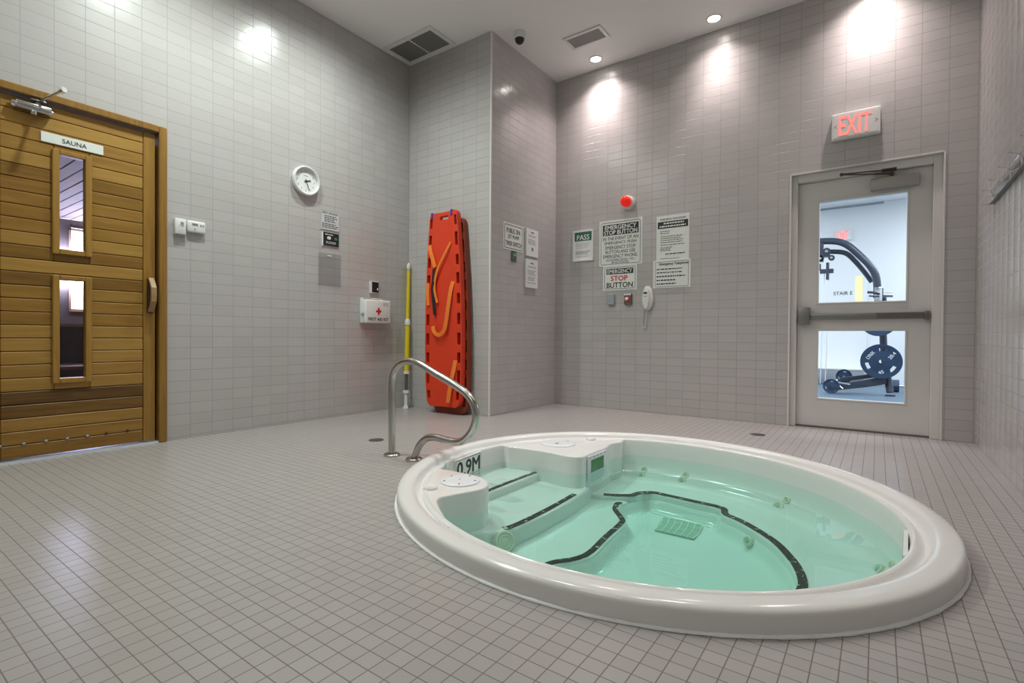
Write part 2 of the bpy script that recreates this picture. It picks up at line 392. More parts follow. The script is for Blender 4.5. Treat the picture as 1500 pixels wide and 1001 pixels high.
# ------------------------------------------------------------------ room shell
# floor with the opening for the tub
bm = bmn(); n = 96
x0, x1, y0, y1 = -0.16, XR + 0.15, YR - 0.15, Y2 + 0.15
inner = []; outer = []
for i in range(n):
    p = circ(360 * i / n, 1.185); d = (p - EC).normalized()
    t = min(((x1 - EC.x) / d.x) if d.x > 1e-6 else (((x0 - EC.x) / d.x) if d.x < -1e-6 else 1e9),
            ((y1 - EC.y) / d.y) if d.y > 1e-6 else (((y0 - EC.y) / d.y) if d.y < -1e-6 else 1e9))
    inner.append(p); outer.append(EC + d * t)
crn = [Vector(c) for c in ((x0, y0), (x1, y0), (x1, y1), (x0, y1))]
vi = [bm.verts.new((p.x, p.y, 0)) for p in inner]; vo = [bm.verts.new((p.x, p.y, 0)) for p in outer]
for i in range(n):
    j = (i + 1) % n; a, b = outer[i], outer[j]
    cs = [c for c in crn if abs(a.x - b.x) > 1e-4 and abs(a.y - b.y) > 1e-4 and min(a.x, b.x) - 1e-4 <= c.x <= max(a.x, b.x) + 1e-4 and min(a.y, b.y) - 1e-4 <= c.y <= max(a.y, b.y) + 1e-4]
    bm.faces.new([vi[i], vo[i]] + [bm.verts.new((c.x, c.y, 0)) for c in cs] + [vo[j], vi[j]])
struct('floor', bm, m_floor, 'beige square mosaic tile floor around the tub', 'floor')
bm = bmn(); add_box(bm, -0.15, XR + 0.15, YR - 0.15, Y2 + 0.15, HC, HC + 0.12)
struct('ceiling', bm, m_ceil, 'plain pale grey painted ceiling with recessed lights', 'ceiling')
SY0, SY1, SZ = 0.545, 1.5155, 2.2104        # sauna door frame, outer edges
bm = bmn()
add_box(bm, -0.12, 0, YR, SY0, 0, HC); add_box(bm, -0.12, 0, SY1, Y2 + 0.15, 0, HC); add_box(bm, -0.12, 0, SY0, SY1, SZ, HC)
struct('wall_left', bm, m_tileL, 'grey green tiled wall holding the sauna door and clock', 'wall')
bm = bmn(); add_box(bm, 0, XB, Y1, Y2 + 0.15, 0, HC)
wa = obj('wall_alcove', bm, [m_tileB, m_tileS]); tag(wa, 'projecting tiled wall block behind the orange spineboards', 'wall', None, 'structure')
for p in wa.data.polygons:
    if p.normal.x > 0.5: p.material_index = 1
DX0, DX1, DZ = 3.471, 4.495, 2.18           # gym door opening
bm = bmn()
add_box(bm, XB, DX0, Y2, Y2 + 0.15, 0, HC); add_box(bm, DX1, XR + 0.15, Y2, Y2 + 0.15, 0, HC); add_box(bm, DX0, DX1, Y2, Y2 + 0.15, DZ, HC)
struct('wall_back', bm, m_tileB, 'tall taupe tiled wall carrying the emergency signs and exit door', 'wall')
bm = bmn(); add_box(bm, XR, XR + 0.15, YR, Y2, 0, HC)
struct('wall_right', bm, m_tileR, 'glossy tiled wall at the right edge with the coat hook rail', 'wall')
bm = bmn(); add_box(bm, -0.15, XR + 0.15, YR - 0.15, YR, 0, HC)
struct('wall_rear', bm, m_tileB, 'tiled wall closing the room behind the viewer', 'wall')
# trims
bm = bmn(); add_box(bm, XB - 0.012, XB + 0.003, Y1 - 0.003, Y1 + 0.012, 0, HC)
struct('trim_1', bm, m_trim, 'thin pale corner strip on the edge of the projecting tiled block', 'corner trim')
bm = bmn()
add_box(bm, DX0 - 0.006, DX0 + 0.006, Y2 - 0.004, Y2 + 0.03, 0, DZ); add_box(bm, DX1 - 0.006, DX1 + 0.006, Y2 - 0.004, Y2 + 0.03, 0, DZ)
add_box(bm, DX0 + 0.006, DX1 - 0.006, Y2 - 0.004, Y2 + 0.03, DZ - 0.006, DZ + 0.006)
struct('trim_2', bm, m_trim, 'thin bright metal edge strip round the exit door opening', 'edge trim')
bm = bmn(); add_box(bm, -0.11, 0.012, SY0 + 0.05, SY1 - 0.05, 0.0, 0.012)
struct('trim_3', bm, m_thresh, 'bright pale threshold strip on the floor under the sauna door', 'threshold')

# ------------------------------------------------------------------ ceiling fittings
def downlight(x, y, label, power, blend=1.0, size=74, col=(1.0, 0.90, 0.82), spill=0):
    t = thing('ceiling_downlight', label, 'ceiling light', on_ceil(x, y), 'recessed round ceiling downlights')
    bm = bmn(); add_lathe(bm, [(0.050, 0.001), (0.055, 0.006), (0.066, 0.007), (0.073, 0.004), (0.075, 0.0), (0.050, 0.0)], 32, capends=False)
    obj('trim_ring', bm, m_plastic, t, True)
    bm = bmn(); add_lathe(bm, [(0.049, 0.0), (0.049, 0.002), (0.03, 0.004), (0.005, 0.005)], 24)
    obj('lens', bm, m_lamp, t, True)
    l = bpy.data.lights.new('downlight_beam', 'SPOT'); l.energy = power; l.spot_size = R(size); l.spot_blend = blend
    l.shadow_soft_size = 0.045; l.color = col
    lo = bpy.data.objects.new('downlight_beam', l); COL.objects.link(lo); lo.parent = t; lo.location = (0, 0, 0.02); lo.rotation_euler = (R(180), 0, 0)
    if spill:                       # the wide stray light around the reflector's beam
        l2 = l.copy(); l2.energy = spill; l2.spot_size = R(128); l2.spot_blend = 1.0
        lo = bpy.data.objects.new('downlight_spill', l2); COL.objects.link(lo); lo.parent = t; lo.location = (0, 0, 0.02); lo.rotation_euler = (R(180), 0, 0)
WARM = (1.0, 0.868, 0.85); NEUT = (0.90, 1.0, 0.935)
downlight(1.69, 4.825, 'lit ceiling downlight nearest the corner where the two tiled walls meet', P_WALL, col=WARM, spill=42)
downlight(2.865, 4.82, 'lit ceiling downlight close to the top frame edge beside the back wall', P_WALL, col=WARM, spill=23)
downlight(4.03, 4.82, 'lit ceiling downlight in the line above the exit door', P_WALL * 1.1, col=WARM, spill=46)
downlight(0.78, 2.60, 'ceiling downlight in front of the left wall above the clock', P_DOWN * 1.35, 1.0, 165, NEUT)
downlight(0.90, 1.45, 'ceiling downlight in front of the sauna door', P_DOWN * 2.1, 1.0, 165, NEUT)
downlight(0.90, 0.25, 'ceiling downlight left of the sauna door', P_DOWN * 0.12, 1.0, 165, NEUT)
downlight(2.05, 1.85, 'ceiling downlight over the handrail side of the tub', P_DOWN * 0.8, 1.0, 125, NEUT)
downlight(3.3, 3.0, 'ceiling downlight over the far half of the tub', P_DOWN * 1.05, 0.9, 95, WARM)  # lamp added to light the tub from above
downlight(3.3, 1.9, 'ceiling downlight over the near half of the tub', P_DOWN * 0.35, 0.9, 105, WARM)  # second lamp added for the tub, weaker

def vent(x0, x1, y0, y1, label, slat_mat, panels, rim, along):
    cx, cy = (x0 + x1) / 2, (y0 + y1) / 2; a, b = (x1 - x0) / 2, (y1 - y0) / 2
    t = thing('ceiling_vent', label, 'ceiling vent', on_ceil(cx, cy))
    bm = bmn()
    add_box(bm, -a, a, -b, -b + rim, 0, 0.012); add_box(bm, -a, a, b - rim, b, 0, 0.012)
    add_box(bm, -a, -a + rim, -b + rim, b - rim, 0, 0.012); add_box(bm, a - rim, a, -b + rim, b - rim, 0, 0.012)
    for k in range(1, panels):
        xx = -a + rim + (2 * a - 2 * rim) * k / panels; add_box(bm, xx - 0.008, xx + 0.008, -b + rim, b - rim, 0, 0.010)
    obj('frame', bm, m_trim, t, bevel=0.002)
    bm = bmn(); nn = 9
    for k in range(nn):
        yy = -b + rim + (2 * b - 2 * rim) * (k + 0.5) / nn
        mt = Matrix.Translation((0, yy, 0.004)) @ Matrix.Rotation(R(-28), 4, 'X')
        hs_ = (b - rim) / nn * 0.8
        add_box(bm, -a + rim, a - rim, -hs_, hs_, -0.001, 0.001, mtx=mt)
    obj('louvre', bm, slat_mat, t)
    bm = bmn(); add_box(bm, -a + rim, a - rim, -b + rim, b - rim, 0.0002, 0.0012); obj('backing', bm, m_dark, t)
vent(0.03, 0.69, 3.42, 3.79, 'large two panel dark louvred vent on ceiling above the alcove', m_vent, 2, 0.045, 'x')
vent(1.585, 1.985, 4.31, 4.54, 'small grey louvred vent on ceiling between camera dome and downlight', m_vent2, 1, 0.032, 'x')
t = thing('security_camera', 'small dome camera with black lens on the ceiling by the vent', 'camera', on_ceil(1.30, 4.00))
bm = bmn(); add_lathe(bm, [(0.062, 0), (0.064, 0.02), (0.060, 0.05), (0.048, 0.056)], 28); obj('base', bm, m_plastic, t, True)
bm = bmn(); add_lathe(bm, [(0.046, 0.054)] + [(0.044 * math.cos(R(q)), 0.062 + 0.044 * math.sin(R(q))) for q in range(0, 90, 12)] + [(0.003, 0.106)], 28); obj('dome', bm, m_black, t, True)

# added rear fill panels, unseen behind the viewer
for k, x in enumerate((1.0, 3.2)):
    t = thing('added_fill_panel', ('fluorescent ceiling panel behind the viewer, by the left wall', 'fluorescent ceiling panel behind the viewer, by the right wall')[k], 'ceiling light', on_ceil(x, -1.3), 'fluorescent ceiling panels')
    bm = bmn(); add_box(bm, -0.64, 0.64, -0.54, -0.5, 0, 0.015); add_box(bm, -0.64, 0.64, 0.5, 0.54, 0, 0.015); add_box(bm, -0.64, -0.6, -0.5, 0.5, 0, 0.015); add_box(bm, 0.6, 0.64, -0.5, 0.5, 0, 0.015); obj('frame', bm, m_trim, t)
    bm = bmn(); add_box(bm, -0.6, 0.6, -0.5, 0.5, 0.002, 0.008); obj('diffuser', bm, m_fill, t)

# ------------------------------------------------------------------ hot tub
tub = thing('hot_tub', 'large round white sunken spa tub with green water and black grip strips', 'hot tub', at(EC.x, EC.y, 0))
def rel(o):
    """parent to the tub keeping world placement"""
    o.parent = tub; o.matrix_parent_inverse = Matrix.Translation((-EC.x, -EC.y, 0)); return o
def ring(bm, prof, n=128):
    skin(bm, [[Vector((*circ(360 * i / n, r), z)) for i in range(n)] for r, z in prof], caps=False)
bm = bmn()
ring(bm, [(1.198, 0.0), (1.199, 0.015), (1.198, 0.050), (1.1955, 0.059), (1.1895, 0.0655), (1.181, 0.0690), (1.165, 0.0715), (1.142, 0.0725), (1.128, 0.070), (1.116, 0.064), (1.110, 0.053), (1.106, 0.040), (1.100, 0.032), (1.093, 0.029), (1.086, 0.031),
          (1.080, 0.038), (1.074, 0.0455), (1.066, 0.0495), (1.059, 0.048), (1.0535, 0.043), (1.051, 0.035), (1.048, 0.0), (1.045, -0.062), (1.043, -0.10), (1.036, -0.135), (1.020, -0.165), (0.99, -0.190), (0.955, -0.204), (0.91, -0.2105)])
rel(obj('rim', bm, m_tub, None, True))
def arc(a0, a1, r, k=14): return [circ(a0 + (a1 - a0) * i / k, r) for i in range(k + 1)]
D1 = [circ(-110, 1.062), circ(-116, 1.047), (2.536, 1.63), (2.540, 1.71), (2.568, 1.79), (2.590, 1.855), (2.586, 1.915), (2.558, 1.965), (2.505, 2.005), (2.426, 2.030), (2.274, 2.026), (2.185, 2.022), circ(-159, 1.047), circ(-164, 1.062)]
D2 = [circ(170, 1.062), circ(166, 1.047), (2.155, 2.688), (2.224, 2.703), (2.426, 2.712), (2.570, 2.694), (2.630, 2.700), (2.660, 2.722), (2.668, 2.76), (2.668, 2.90), (2.668, 3.06), (2.658, 3.13), (2.648, 3.20), (2.672, 3.30), circ(115, 1.047), circ(110, 1.062)]
def slab(name, poly, z1, z0=-0.30, bev=0.014, seg=4, mat=None):
    bm = bmn(); top, f = add_prism(bm, [(p[0], p[1]) for p in poly], z0, z1)
    bm.normal_update()
    es = [e for e in f.edges]
    bmesh.ops.bevel(bm, geom=es, offset=bev, segments=seg, affect='EDGES', profile=0.5)
    return rel(obj(name, bm, mat or m_tub, None, True))
slab('equipment_deck', [tuple(p)[:2] for p in catmull([Vector((*p, 0)) for p in D1], 5)] + [tuple(p) for p in arc(-164, -110, 1.082)], 0.046, bev=0.010)
slab('equipment_deck', [tuple(p)[:2] for p in catmull([Vector((*p, 0)) for p in D2], 5)] + [tuple(p) for p in arc(110, 170, 1.082)], 0.046, bev=0.010)
Z1, Z2, Z3, ZB, ZF = -0.097, -0.145, -0.235, -0.2105, -0.315
slab('step', [(2.02, 2.76), (2.03, 1.96), (2.34, 1.96), (2.372, 2.0), (2.372, 2.4), (2.372, 2.76)], Z1, bev=0.014)
slab('step', [(2.0, 2.78), (2.0, 1.75), (2.45, 1.75), (2.58, 1.80), (2.67, 1.88), (2.712, 1.98), (2.727, 2.2), (2.727, 2.45), (2.715, 2.6), (2.70, 2.78)], Z2, bev=0.02)
WELL_B = [(2.905, 2.995), (2.925, 3.065), (2.975, 3.10), (3.155, 3.082), (3.350, 3.062), (3.395, 3.025), (3.415, 2.955), (3.530, 2.875), (3.683, 2.710), (3.773, 2.555), (3.822, 2.435), (3.848, 2.315), (3.848, 2.228), (3.843, 2.160), (3.82, 2.0), (3.74, 1.80), (3.60, 1.63), (3.40, 1.53), (3.20, 1.54), (3.05, 1.67), (2.985, 1.78)]
WELL_S = [(2.950, 1.865), (2.972, 1.945), (3.030, 2.03), (3.052, 2.13), (3.032, 2.345), (3.018, 2.555), (2.997, 2.622), (2.914, 2.727), (2.888, 2.776), (2.868, 2.855), (2.880, 2.92)]
well = [tuple(p)[:2] for p in catmull([Vector((*p, 0)) for p in WELL_S + WELL_B], 4, True)]
# seat levels as solid benches, the foot well between them with sloping, coved walls
def cat2(P, k=4): return [tuple(p)[:2] for p in catmull([Vector((*p, 0)) for p in P], k)]
slab('bench', [(2.60, 2.86), (2.74, 2.862), (2.86, 2.935)] + cat2(WELL_B) + arc(-118, 118, 1.06, 40) + [(2.60, 3.35)], ZB, z0=-0.34, bev=0.012)
slab('step', [(2.60, 2.93), (2.88, 2.93)] + cat2(WELL_S)[::-1] + [(2.985, 1.78)] + arc(-116, -150, 1.06, 8), Z3, z0=-0.34, bev=0.012)
def well_off(d):
    P = [Vector(p) for p in well]; n = len(P); out = []
    c = Vector((3.40, 2.40))
    for i in range(n):
        tng = (P[(i + 1) % n] - P[i - 1]).normalized(); nr = Vector((-tng.y, tng.x))
        nr = nr if nr.dot(c - P[i]) > 0 else -nr
        out.append(P[i] + nr * d)
    return out
bm = bmn(); rings = []
for d, z_ in ((-0.004, Z3 - 0.012), (0.004, Z3 - 0.020), (0.014, ZF + 0.040), (0.022, ZF + 0.022), (0.034, ZF + 0.008), (0.055, ZF)):
    rings.append([Vector((p.x, p.y, z_)) for p in well_off(d)])
V = skin(bm, rings, caps=False)
bm.faces.new(V[-1])
rel(obj('foot_well', bm, m_tub, None, True))
def strip(pts, wd, z):
    bm = bmn(); add_ribbon(bm, [(p[0], p[1], z) for p in pts], wd, 0.0015, k=5)
    rel(obj('grip_strip', bm, m_grip))
strip([(2.352, 2.16), (2.345, 2.30), (2.345, 2.5), (2.348, 2.715)], 0.028, Z1 + 0.0005)
strip([(2.672, 1.935), (2.69, 2.0), (2.699, 2.20), (2.697, 2.40), (2.688, 2.60)], 0.030, Z2 + 0.0005)
strip([(p[0] - 0.024, p[1] - 0.002) for p in WELL_S[:10]] + [(2.862, 2.875)], 0.030, Z3 + 0.002)
strip([(2.735, 2.889), (2.815, 2.932), (2.880, 2.985), (2.902, 3.06), (2.97, 3.118), (3.06, 3.112), (3.16, 3.102), (3.355, 3.082), (3.405, 3.048), (3.432, 2.972), (3.54, 2.897), (3.700, 2.728), (3.791, 2.567), (3.842, 2.44), (3.870, 2.315), (3.870, 2.228), (3.865, 2.160), (3.842, 2.0), (3.77, 1.80)], 0.036, ZB + 0.002)
def part_in(bm, mt):
    for v in bm.verts: v.co = mt @ v.co
    return bm
# jets on the wall of the bench
def wall_r(z):
    pr = [(1.045, -0.062), (1.043, -0.10), (1.036, -0.135), (1.020, -0.165), (0.99, -0.190), (0.955, -0.204)]
    for (ra, za), (rb, zb) in zip(pr, pr[1:]):
        if za >= z >= zb: return ra + (rb - ra) * (za - z) / (za - zb)
    return 1.0
def jet(deg, z, rad):
    r = wall_r(z) - 0.004; p = circ(deg, r); d = (EC - p).normalized()
    up = Vector((0, 0, 1)); nrm = Vector((d.x * 0.8, d.y * 0.8, 0.6 if z < -0.17 else 0.25)).normalized()
    u = up.cross(nrm).normalized(); v = nrm.cross(u)
    mt = frame((p.x, p.y, z), u, v, nrm)
    bm = bmn(); add_lathe(bm, [(rad * 0.45, 0.001), (rad * 0.6, 0.005), (rad * 0.8, 0.006), (rad, 0.003), (rad * 1.02, -0.01)], 24, capends=False)
    for v_ in bm.verts: v_.co = mt @ v_.co
    j = rel(obj('jet', bm, m_jet, None, True))
    bm = bmn(); add_lathe(bm, [(rad * 0.5, -0.003), (rad * 0.42, 0.003), (rad * 0.2, 0.006), (0.002, 0.006)], 16)
    for v_ in bm.verts: v_.co = mt @ v_.co
    nz = obj('nozzle', bm, m_grate, None, True); nz.parent = j
JETS = [(107.5, -0.150, 0.022), (108.5, -0.184, 0.028), (92, -0.150, 0.022), (93, -0.186, 0.028), (56, -0.150, 0.022), (57.5, -0.190, 0.032), (10, -0.150, 0.022), (12, -0.190, 0.032)]
for a in JETS: jet(*a)
def disc_part(name, x, y, z, prof, mat, parent=None, n=40):
    bm = bmn(); add_lathe(bm, prof, n, (x, y, z)); return rel(obj(name, bm, mat, None, True))
jn = Vector((-0.50, -0.80, 0.33)).normalized(); ju = Vector((0, 0, 1)).cross(jn).normalized()
jm = frame((3.578, 2.788, -0.262), ju, jn.cross(ju), jn)
bm = bmn(); add_lathe(bm, [(0.026, -0.02), (0.026, 0.004), (0.020, 0.009), (0.013, 0.006)], 24, capends=False); jb = rel(obj('jet', part_in(bm, jm), m_jet, None, True))
bm = bmn(); add_lathe(bm, [(0.014, 0.0), (0.012, 0.008), (0.003, 0.011)], 16); o = obj('nozzle', part_in(bm, jm), m_grate, None, True); o.parent = jb
SN = Vector((0.80, -0.45, 0.42)).normalized(); su = Vector((0, 0, 1)).cross(SN).normalized()
smt = frame((2.700, 1.905, -0.192), su, SN.cross(su), SN)
bm = bmn(); add_lathe(bm, [(0.052, -0.012), (0.052, 0.006), (0.047, 0.014), (0.040, 0.016), (0.037, 0.012), (0.027, 0.016), (0.024, 0.012), (0.012, 0.016), (0.002, 0.016)], 36)
for v in bm.verts: v.co = smt @ v.co
rel(obj('suction_cover', bm, m_jet, None, True))
# lids and air valves on the decks
for x, y, r in ((2.433, 1.895, 0.098), (2.372, 2.955, 0.115)):
    lid = disc_part('filter_lid', x, y, 0.046, [(r, 0.0), (r, 0.006), (r - 0.004, 0.009), (r * 0.55, 0.011), (0.002, 0.0115)], m_lid)
    spots = [(x + r * 0.8 * math.cos(R(72 * k + 20)), y + r * 0.8 * math.sin(R(72 * k + 20)), 0.005) for k in range(5)] + [(x, y, 0.005)]
    if r > 0.1: spots = [(x + 0.01, y - 0.035, 0.014), (x + 0.03, y + 0.075, 0.006)]
    for sx, sy, sr in spots:
        bm = bmn(); add_cyl(bm, (sx, sy, 0.053), (sx, sy, 0.0580), sr, n=12); c = obj('screw', bm, m_greyink, None); c.parent = lid
for x, y in ((2.402, 1.722), (2.48, 3.215)):
    disc_part('air_valve', x, y, 0.046, [(0.034, 0), (0.034, 0.008), (0.029, 0.013), (0.022, 0.010), (0.002, 0.0105)], m_tub, n=28)
# console on the face of the far deck
CF = frame((2.670, 2.914, -0.018), (0, 1, 0), (0, 0, 1), (1, 0, 0))
bm = bmn(); add_box(bm, -0.125, 0.125, -0.10, 0.052, 0, 0.010, 0.004)
con = rel(obj('control_console', part_in(bm, CF), m_lid, None, True))
bm = bmn(); add_box(bm, -0.088, 0.088, -0.052, 0.024, 0.008, 0.0115); o = obj('screen', part_in(bm, CF), m_screen, None); o.parent = con
for x in (-0.105, -0.05, 0.0, 0.05, 0.105):
    bm = bmn(); add_cyl(bm, (x, 0.040, 0.009), (x, 0.040, 0.0125), 0.004, n=10)
    o = obj('screw', part_in(bm, CF), m_greyink, None); o.parent = con
# depth markers on the wall
def depth_plate(deg, zc, wdt, hgt, txt_w):
    p = circ(deg, 1.0455); q = circ(deg + 1, 1.0455); tg = (p - q).normalized(); nr = Vector((EC.x - p.x, EC.y - p.y)).normalized()
    nr = Vector((-tg.y, tg.x)) if Vector((-tg.y, tg.x)).dot(nr) > 0 else Vector((tg.y, -tg.x))
    u = Vector((0, 0, 1)).cross(Vector((nr.x, nr.y, 0)))
    mt = frame((p.x + nr.x * 0.0125, p.y + nr.y * 0.0125, zc), u, (0, 0, 1), (nr.x, nr.y, 0))
    bm = bmn(); add_box(bm, -wdt / 2, wdt / 2, -hgt / 2, hgt / 2, -0.012, 0.002)
    pl = rel(obj('depth_plate', part_in(bm, mt), m_signw, None))
    bm = bmn(); add_text(bm, '0.9M', 0, 0.0, hgt * 0.70, txt_w, 0.002, 0.0008, 0.035)
    o = obj('lettering', part_in(bm, mt), m_ink, None); o.parent = pl
    bm = bmn(); add_outline(bm, -wdt / 2 + .006, wdt / 2 - .006, -hgt / 2 + .006, hgt / 2 - .006, 0.0025, 0.002, 0.008)
    o = obj('border_line', part_in(bm, mt), m_ink, None); o.parent = pl
depth_plate(-174.6, -0.022, 0.29, 0.122, 0.25)
depth_plate(-4.5, -0.016, 0.29, 0.105, 0.24)
# drain grate in the foot well
gq = [(3.075, 3.02), (3.315, 3.03), (3.315, 2.78), (3.115, 2.78)]
bm = bmn(); add_prism(bm, [(3.075, 2.985), (3.105, 2.765), (3.315, 2.765), (3.300, 2.99)], ZF, ZF + 0.010)
gr = rel(obj('drain_grate', bm, m_grate, None))
bm = bmn()
for k in range(7):
    f = k / 6
    add_ribbon(bm, [(3.105 + 0.21 * f, 2.765, ZF + 0.010), (3.087 + 0.216 * f + 0.012, 2.875, ZF + 0.010), (3.075 + 0.225 * f, 2.987, ZF + 0.010)], 0.005, 0.002)
for k in range(4):
    f = k / 3
    add_ribbon(bm, [(3.105 - 0.03 * f, 2.765 + 0.22 * f, ZF + 0.010), (3.315 - 0.015 * f, 2.765 + 0.225 * f, ZF + 0.010)], 0.004, 0.002, smooth=False)
o = obj('grate_bars', bm, m_grateb, None); o.parent = gr
# caulk line where the tub meets the floor
bm = bmn(); rings = []
for i in range(240):
    a = 360 * i / 240; wv = 0.0008 * math.sin(i * 2.3) + 0.0006 * math.sin(i * 5.1); rb = 0.0062 + wv
    rings.append([Vector((*circ(a, 1.2015 + rb * math.cos(R(q)) * 1.15), max(0.0, 0.0022 + rb * math.sin(R(q))))) for q in (-40, 0, 40, 80, 120, 160, 200)])
skin(bm, rings, caps=False, closed=True)
rel(obj('sealant_bead', bm, m_caulk, None, True))
# water
bm = bmn(); ring_ = [circ(360 * i / 128, 1.0455) for i in range(128)]
add_prism(bm, [tuple(p) for p in ring_], -0.34, -0.062)
tag(obj('spa_water', bm, m_water), 'still clear green tinted water filling the round tub', 'water', None, 'stuff')

# ------------------------------------------------------------------ handrail
t = thing('handrail', 'bent stainless steel grab rail beside the tub steps', 'handrail', at(1.60, 2.19, 0))
prof = [(1.600, 0.0), (1.599, 0.15), (1.598, 0.30), (1.597, 0.44), (1.612, 0.525), (1.665, 0.582), (1.745, 0.605), (1.834, 0.594), (1.989, 0.535), (2.140, 0.478), (2.228, 0.432), (2.278, 0.372), (2.288, 0.305), (2.262, 0.235), (2.208, 0.178), (2.150, 0.156), (2.074, 0.156), (1.985, 0.162), (1.905, 0.146), (1.842, 0.090), (1.800, 0.0)]
bm = bmn(); add_tube(bm, [(x - 1.60, 0, z) for x, z in prof], 0.0215, 18, 6); obj('tube', bm, m_steel, t, True)
for x in (1.600, 1.800):
    bm = bmn(); add_lathe(bm, [(0.052, 0.0), (0.052, 0.010), (0.046, 0.016), (0.024, 0.018)], 32, (x - 1.60, 0, 0)); obj('flange', bm, m_steel, t, True)
for x, y, lb in ((3.338, 4.412, 'round dark floor drain between the tub and the exit door'), (1.137, 2.447, 'round floor drain behind the handrail post')):
    t = thing('floor_drain', lb, 'drain', at(x, y, 0.0))
    bm = bmn(); add_lathe(bm, [(0.052, 0.0), (0.055, 0.003), (0.045, 0.0035), (0.044, 0.0015)], 28, capends=False); obj('ring', bm, m_dmetal, t, True)
    bm = bmn(); add_lathe(bm, [(0.045, 0.0), (0.044, 0.0018), (0.002, 0.002)], 28); obj('grate', bm, plain('drain_grate_metal', (0.12, 0.10, 0.09), 0.5, 0.5), t, True)

# ------------------------------------------------------------------ sauna door
dr = thing('door_1', 'wooden plank sauna door with two narrow glass panes', 'door', at(0, 0, 0), None, 'structure')
def toned(bm, tones):
    """per face 'tone' = which piece of timber the face belongs to"""
    return bm
def timber(name, boxes, mat, parent, bev=0.004):
    bm = bmn(); lay = bm.faces.layers.float.new('tone')
    for (b, tone) in boxes:
        before = set(bm.faces); add_box(bm, *b, bev, 1)
        for f in set(bm.faces) - before: f[lay] = tone
    return obj(name, bm, mat, parent)
DXF = -0.012                       # door face
LY0, LY1, LZ0, LZ1 = 0.60, 1.452, 0.022, 2.150
TONES = [.62, .78, .58, .56, .72, .36, .44, .52, .5, .54, .70, .34, .72, .30, .58, .54, .50, .70, .72, .68, .56, .62, .10, .22, .62, .52, .40]
nP = len(TONES); ph = (LZ1 - LZ0) / nP
WIN = [(0.925, 1.075, 1.272, 1.868), (0.925, 1.075, 0.475, 1.098)]      # pane y0,y1,z0,z1
boxes = []
for k, tn in enumerate(TONES):
    zt = LZ1 - k * ph; zb = zt - ph
    segs = [(LY0 + 0.075, 1.380)]
    for (a, b, c, d) in WIN:
        if zb < d + 0.02 and zt > c - 0.02: segs = [(LY0 + 0.075, a - 0.012), (b + 0.012, 1.380)]
    for si, (a, b) in enumerate(segs):
        boxes.append(((-0.045, DXF, a, b, zb + 0.0012, zt - 0.0012), tn + (0.05 if si else 0.0)))
    for (a, b, c, d) in WIN:
        if zb < c - 0.02 < zt: boxes.append(((-0.045, DXF, a - 0.012, b + 0.012, zb + 0.0012, c - 0.018), tn))
        if zb < d + 0.02 < zt: boxes.append(((-0.045, DXF, a - 0.012, b + 0.012, d + 0.018, zt - 0.0012), tn))
pan = timber('plank_panel', boxes, m_plank, dr, 0.0045)
wa0, wb0 = WIN[0][0] - 0.004, WIN[0][1] + 0.004
timber('backing_board', [((-0.056, -0.045, LY0 + 0.074, wa0, LZ0, LZ1), .3), ((-0.056, -0.045, wb0, 1.381, LZ0, LZ1), .3)] +
       [((-0.056, -0.045, wa0, wb0, a, b), .3) for a, b in ((LZ0, WIN[1][2] - 0.004), (WIN[1][3] + 0.004, WIN[0][2] - 0.004), (WIN[0][3] + 0.004, LZ1))], m_stile, dr, 0.001)
timber('stile', [((-0.052, DXF + 0.003, 1.381, LY1, LZ0, LZ1), 0.56)], m_stile, dr)
timber('stile', [((-0.052, DXF + 0.003, LY0, LY0 + 0.074, LZ0, LZ1), 0.56)], m_stile, dr)
cas = timber('casing', [((-0.12, 0.022, 1.466, SY1, 0.0, SZ), 0.50), ((-0.12, 0.022, SY0, 0.590, 0.0, SZ), 0.48), ((-0.12, 0.022, 0.590, 1.466, 2.162, SZ), 0.42)], m_stile, dr, 0.006)
for i, (a, b, c, d) in enumerate(WIN):
    f = timber('window_frame', [((-0.05, 0.006, a - 0.022, a + 0.012, c - 0.022, d + 0.022), .66), ((-0.05, 0.006, b - 0.012, b + 0.022, c - 0.022, d + 0.022), .66),
                                ((-0.05, 0.006, a + 0.012, b - 0.012, d - 0.006, d + 0.022), .6), ((-0.05, 0.006, a + 0.012, b - 0.012, c - 0.022, c + 0.010), .62)], m_stile, dr, 0.004)
    bm = bmn(); add_box(bm, -0.034, -0.030, a + 0.008, b - 0.008, c + 0.006, d - 0.002); o = obj('pane', bm, m_glass, f)
# handle: upright wooden grip on a dark backing
bm = bmn(); add_box(bm, DXF, 0.010, 1.402, 1.436, 0.905, 1.150, 0.004); h = obj('handle', bm, m_hdark, dr, True)
bm = bmn()
skin(bm, [[Vector((x + a, 1.419 + b, z)) for a, b in ((-0.011, -0.017), (0.011, -0.017), (0.011, 0.017), (-0.011, 0.017))] for x, z in ((0.006, 1.150), (0.034, 1.118), (0.056, 1.080), (0.058, 1.030), (0.054, 0.985), (0.036, 0.955), (0.006, 0.915))])
obj('grip', bm, m_handle, h, bevel=0.004)
# screws along the bottom plank
for k, y in enumerate((0.672, 0.775, 0.875, 0.975, 1.075, 1.175, 1.29)):
    bm = bmn(); add_lathe(bm, [(0.009, 0.0), (0.008, 0.004), (0.002, 0.006)], 14)
    for v in bm.verts: v.co = frame((DXF, y, 0.108), (0, 1, 0), (0, 0, 1), (1, 0, 0)) @ v.co
    obj('screw', bm, m_chrome if k < 5 else m_hdark, dr, True)
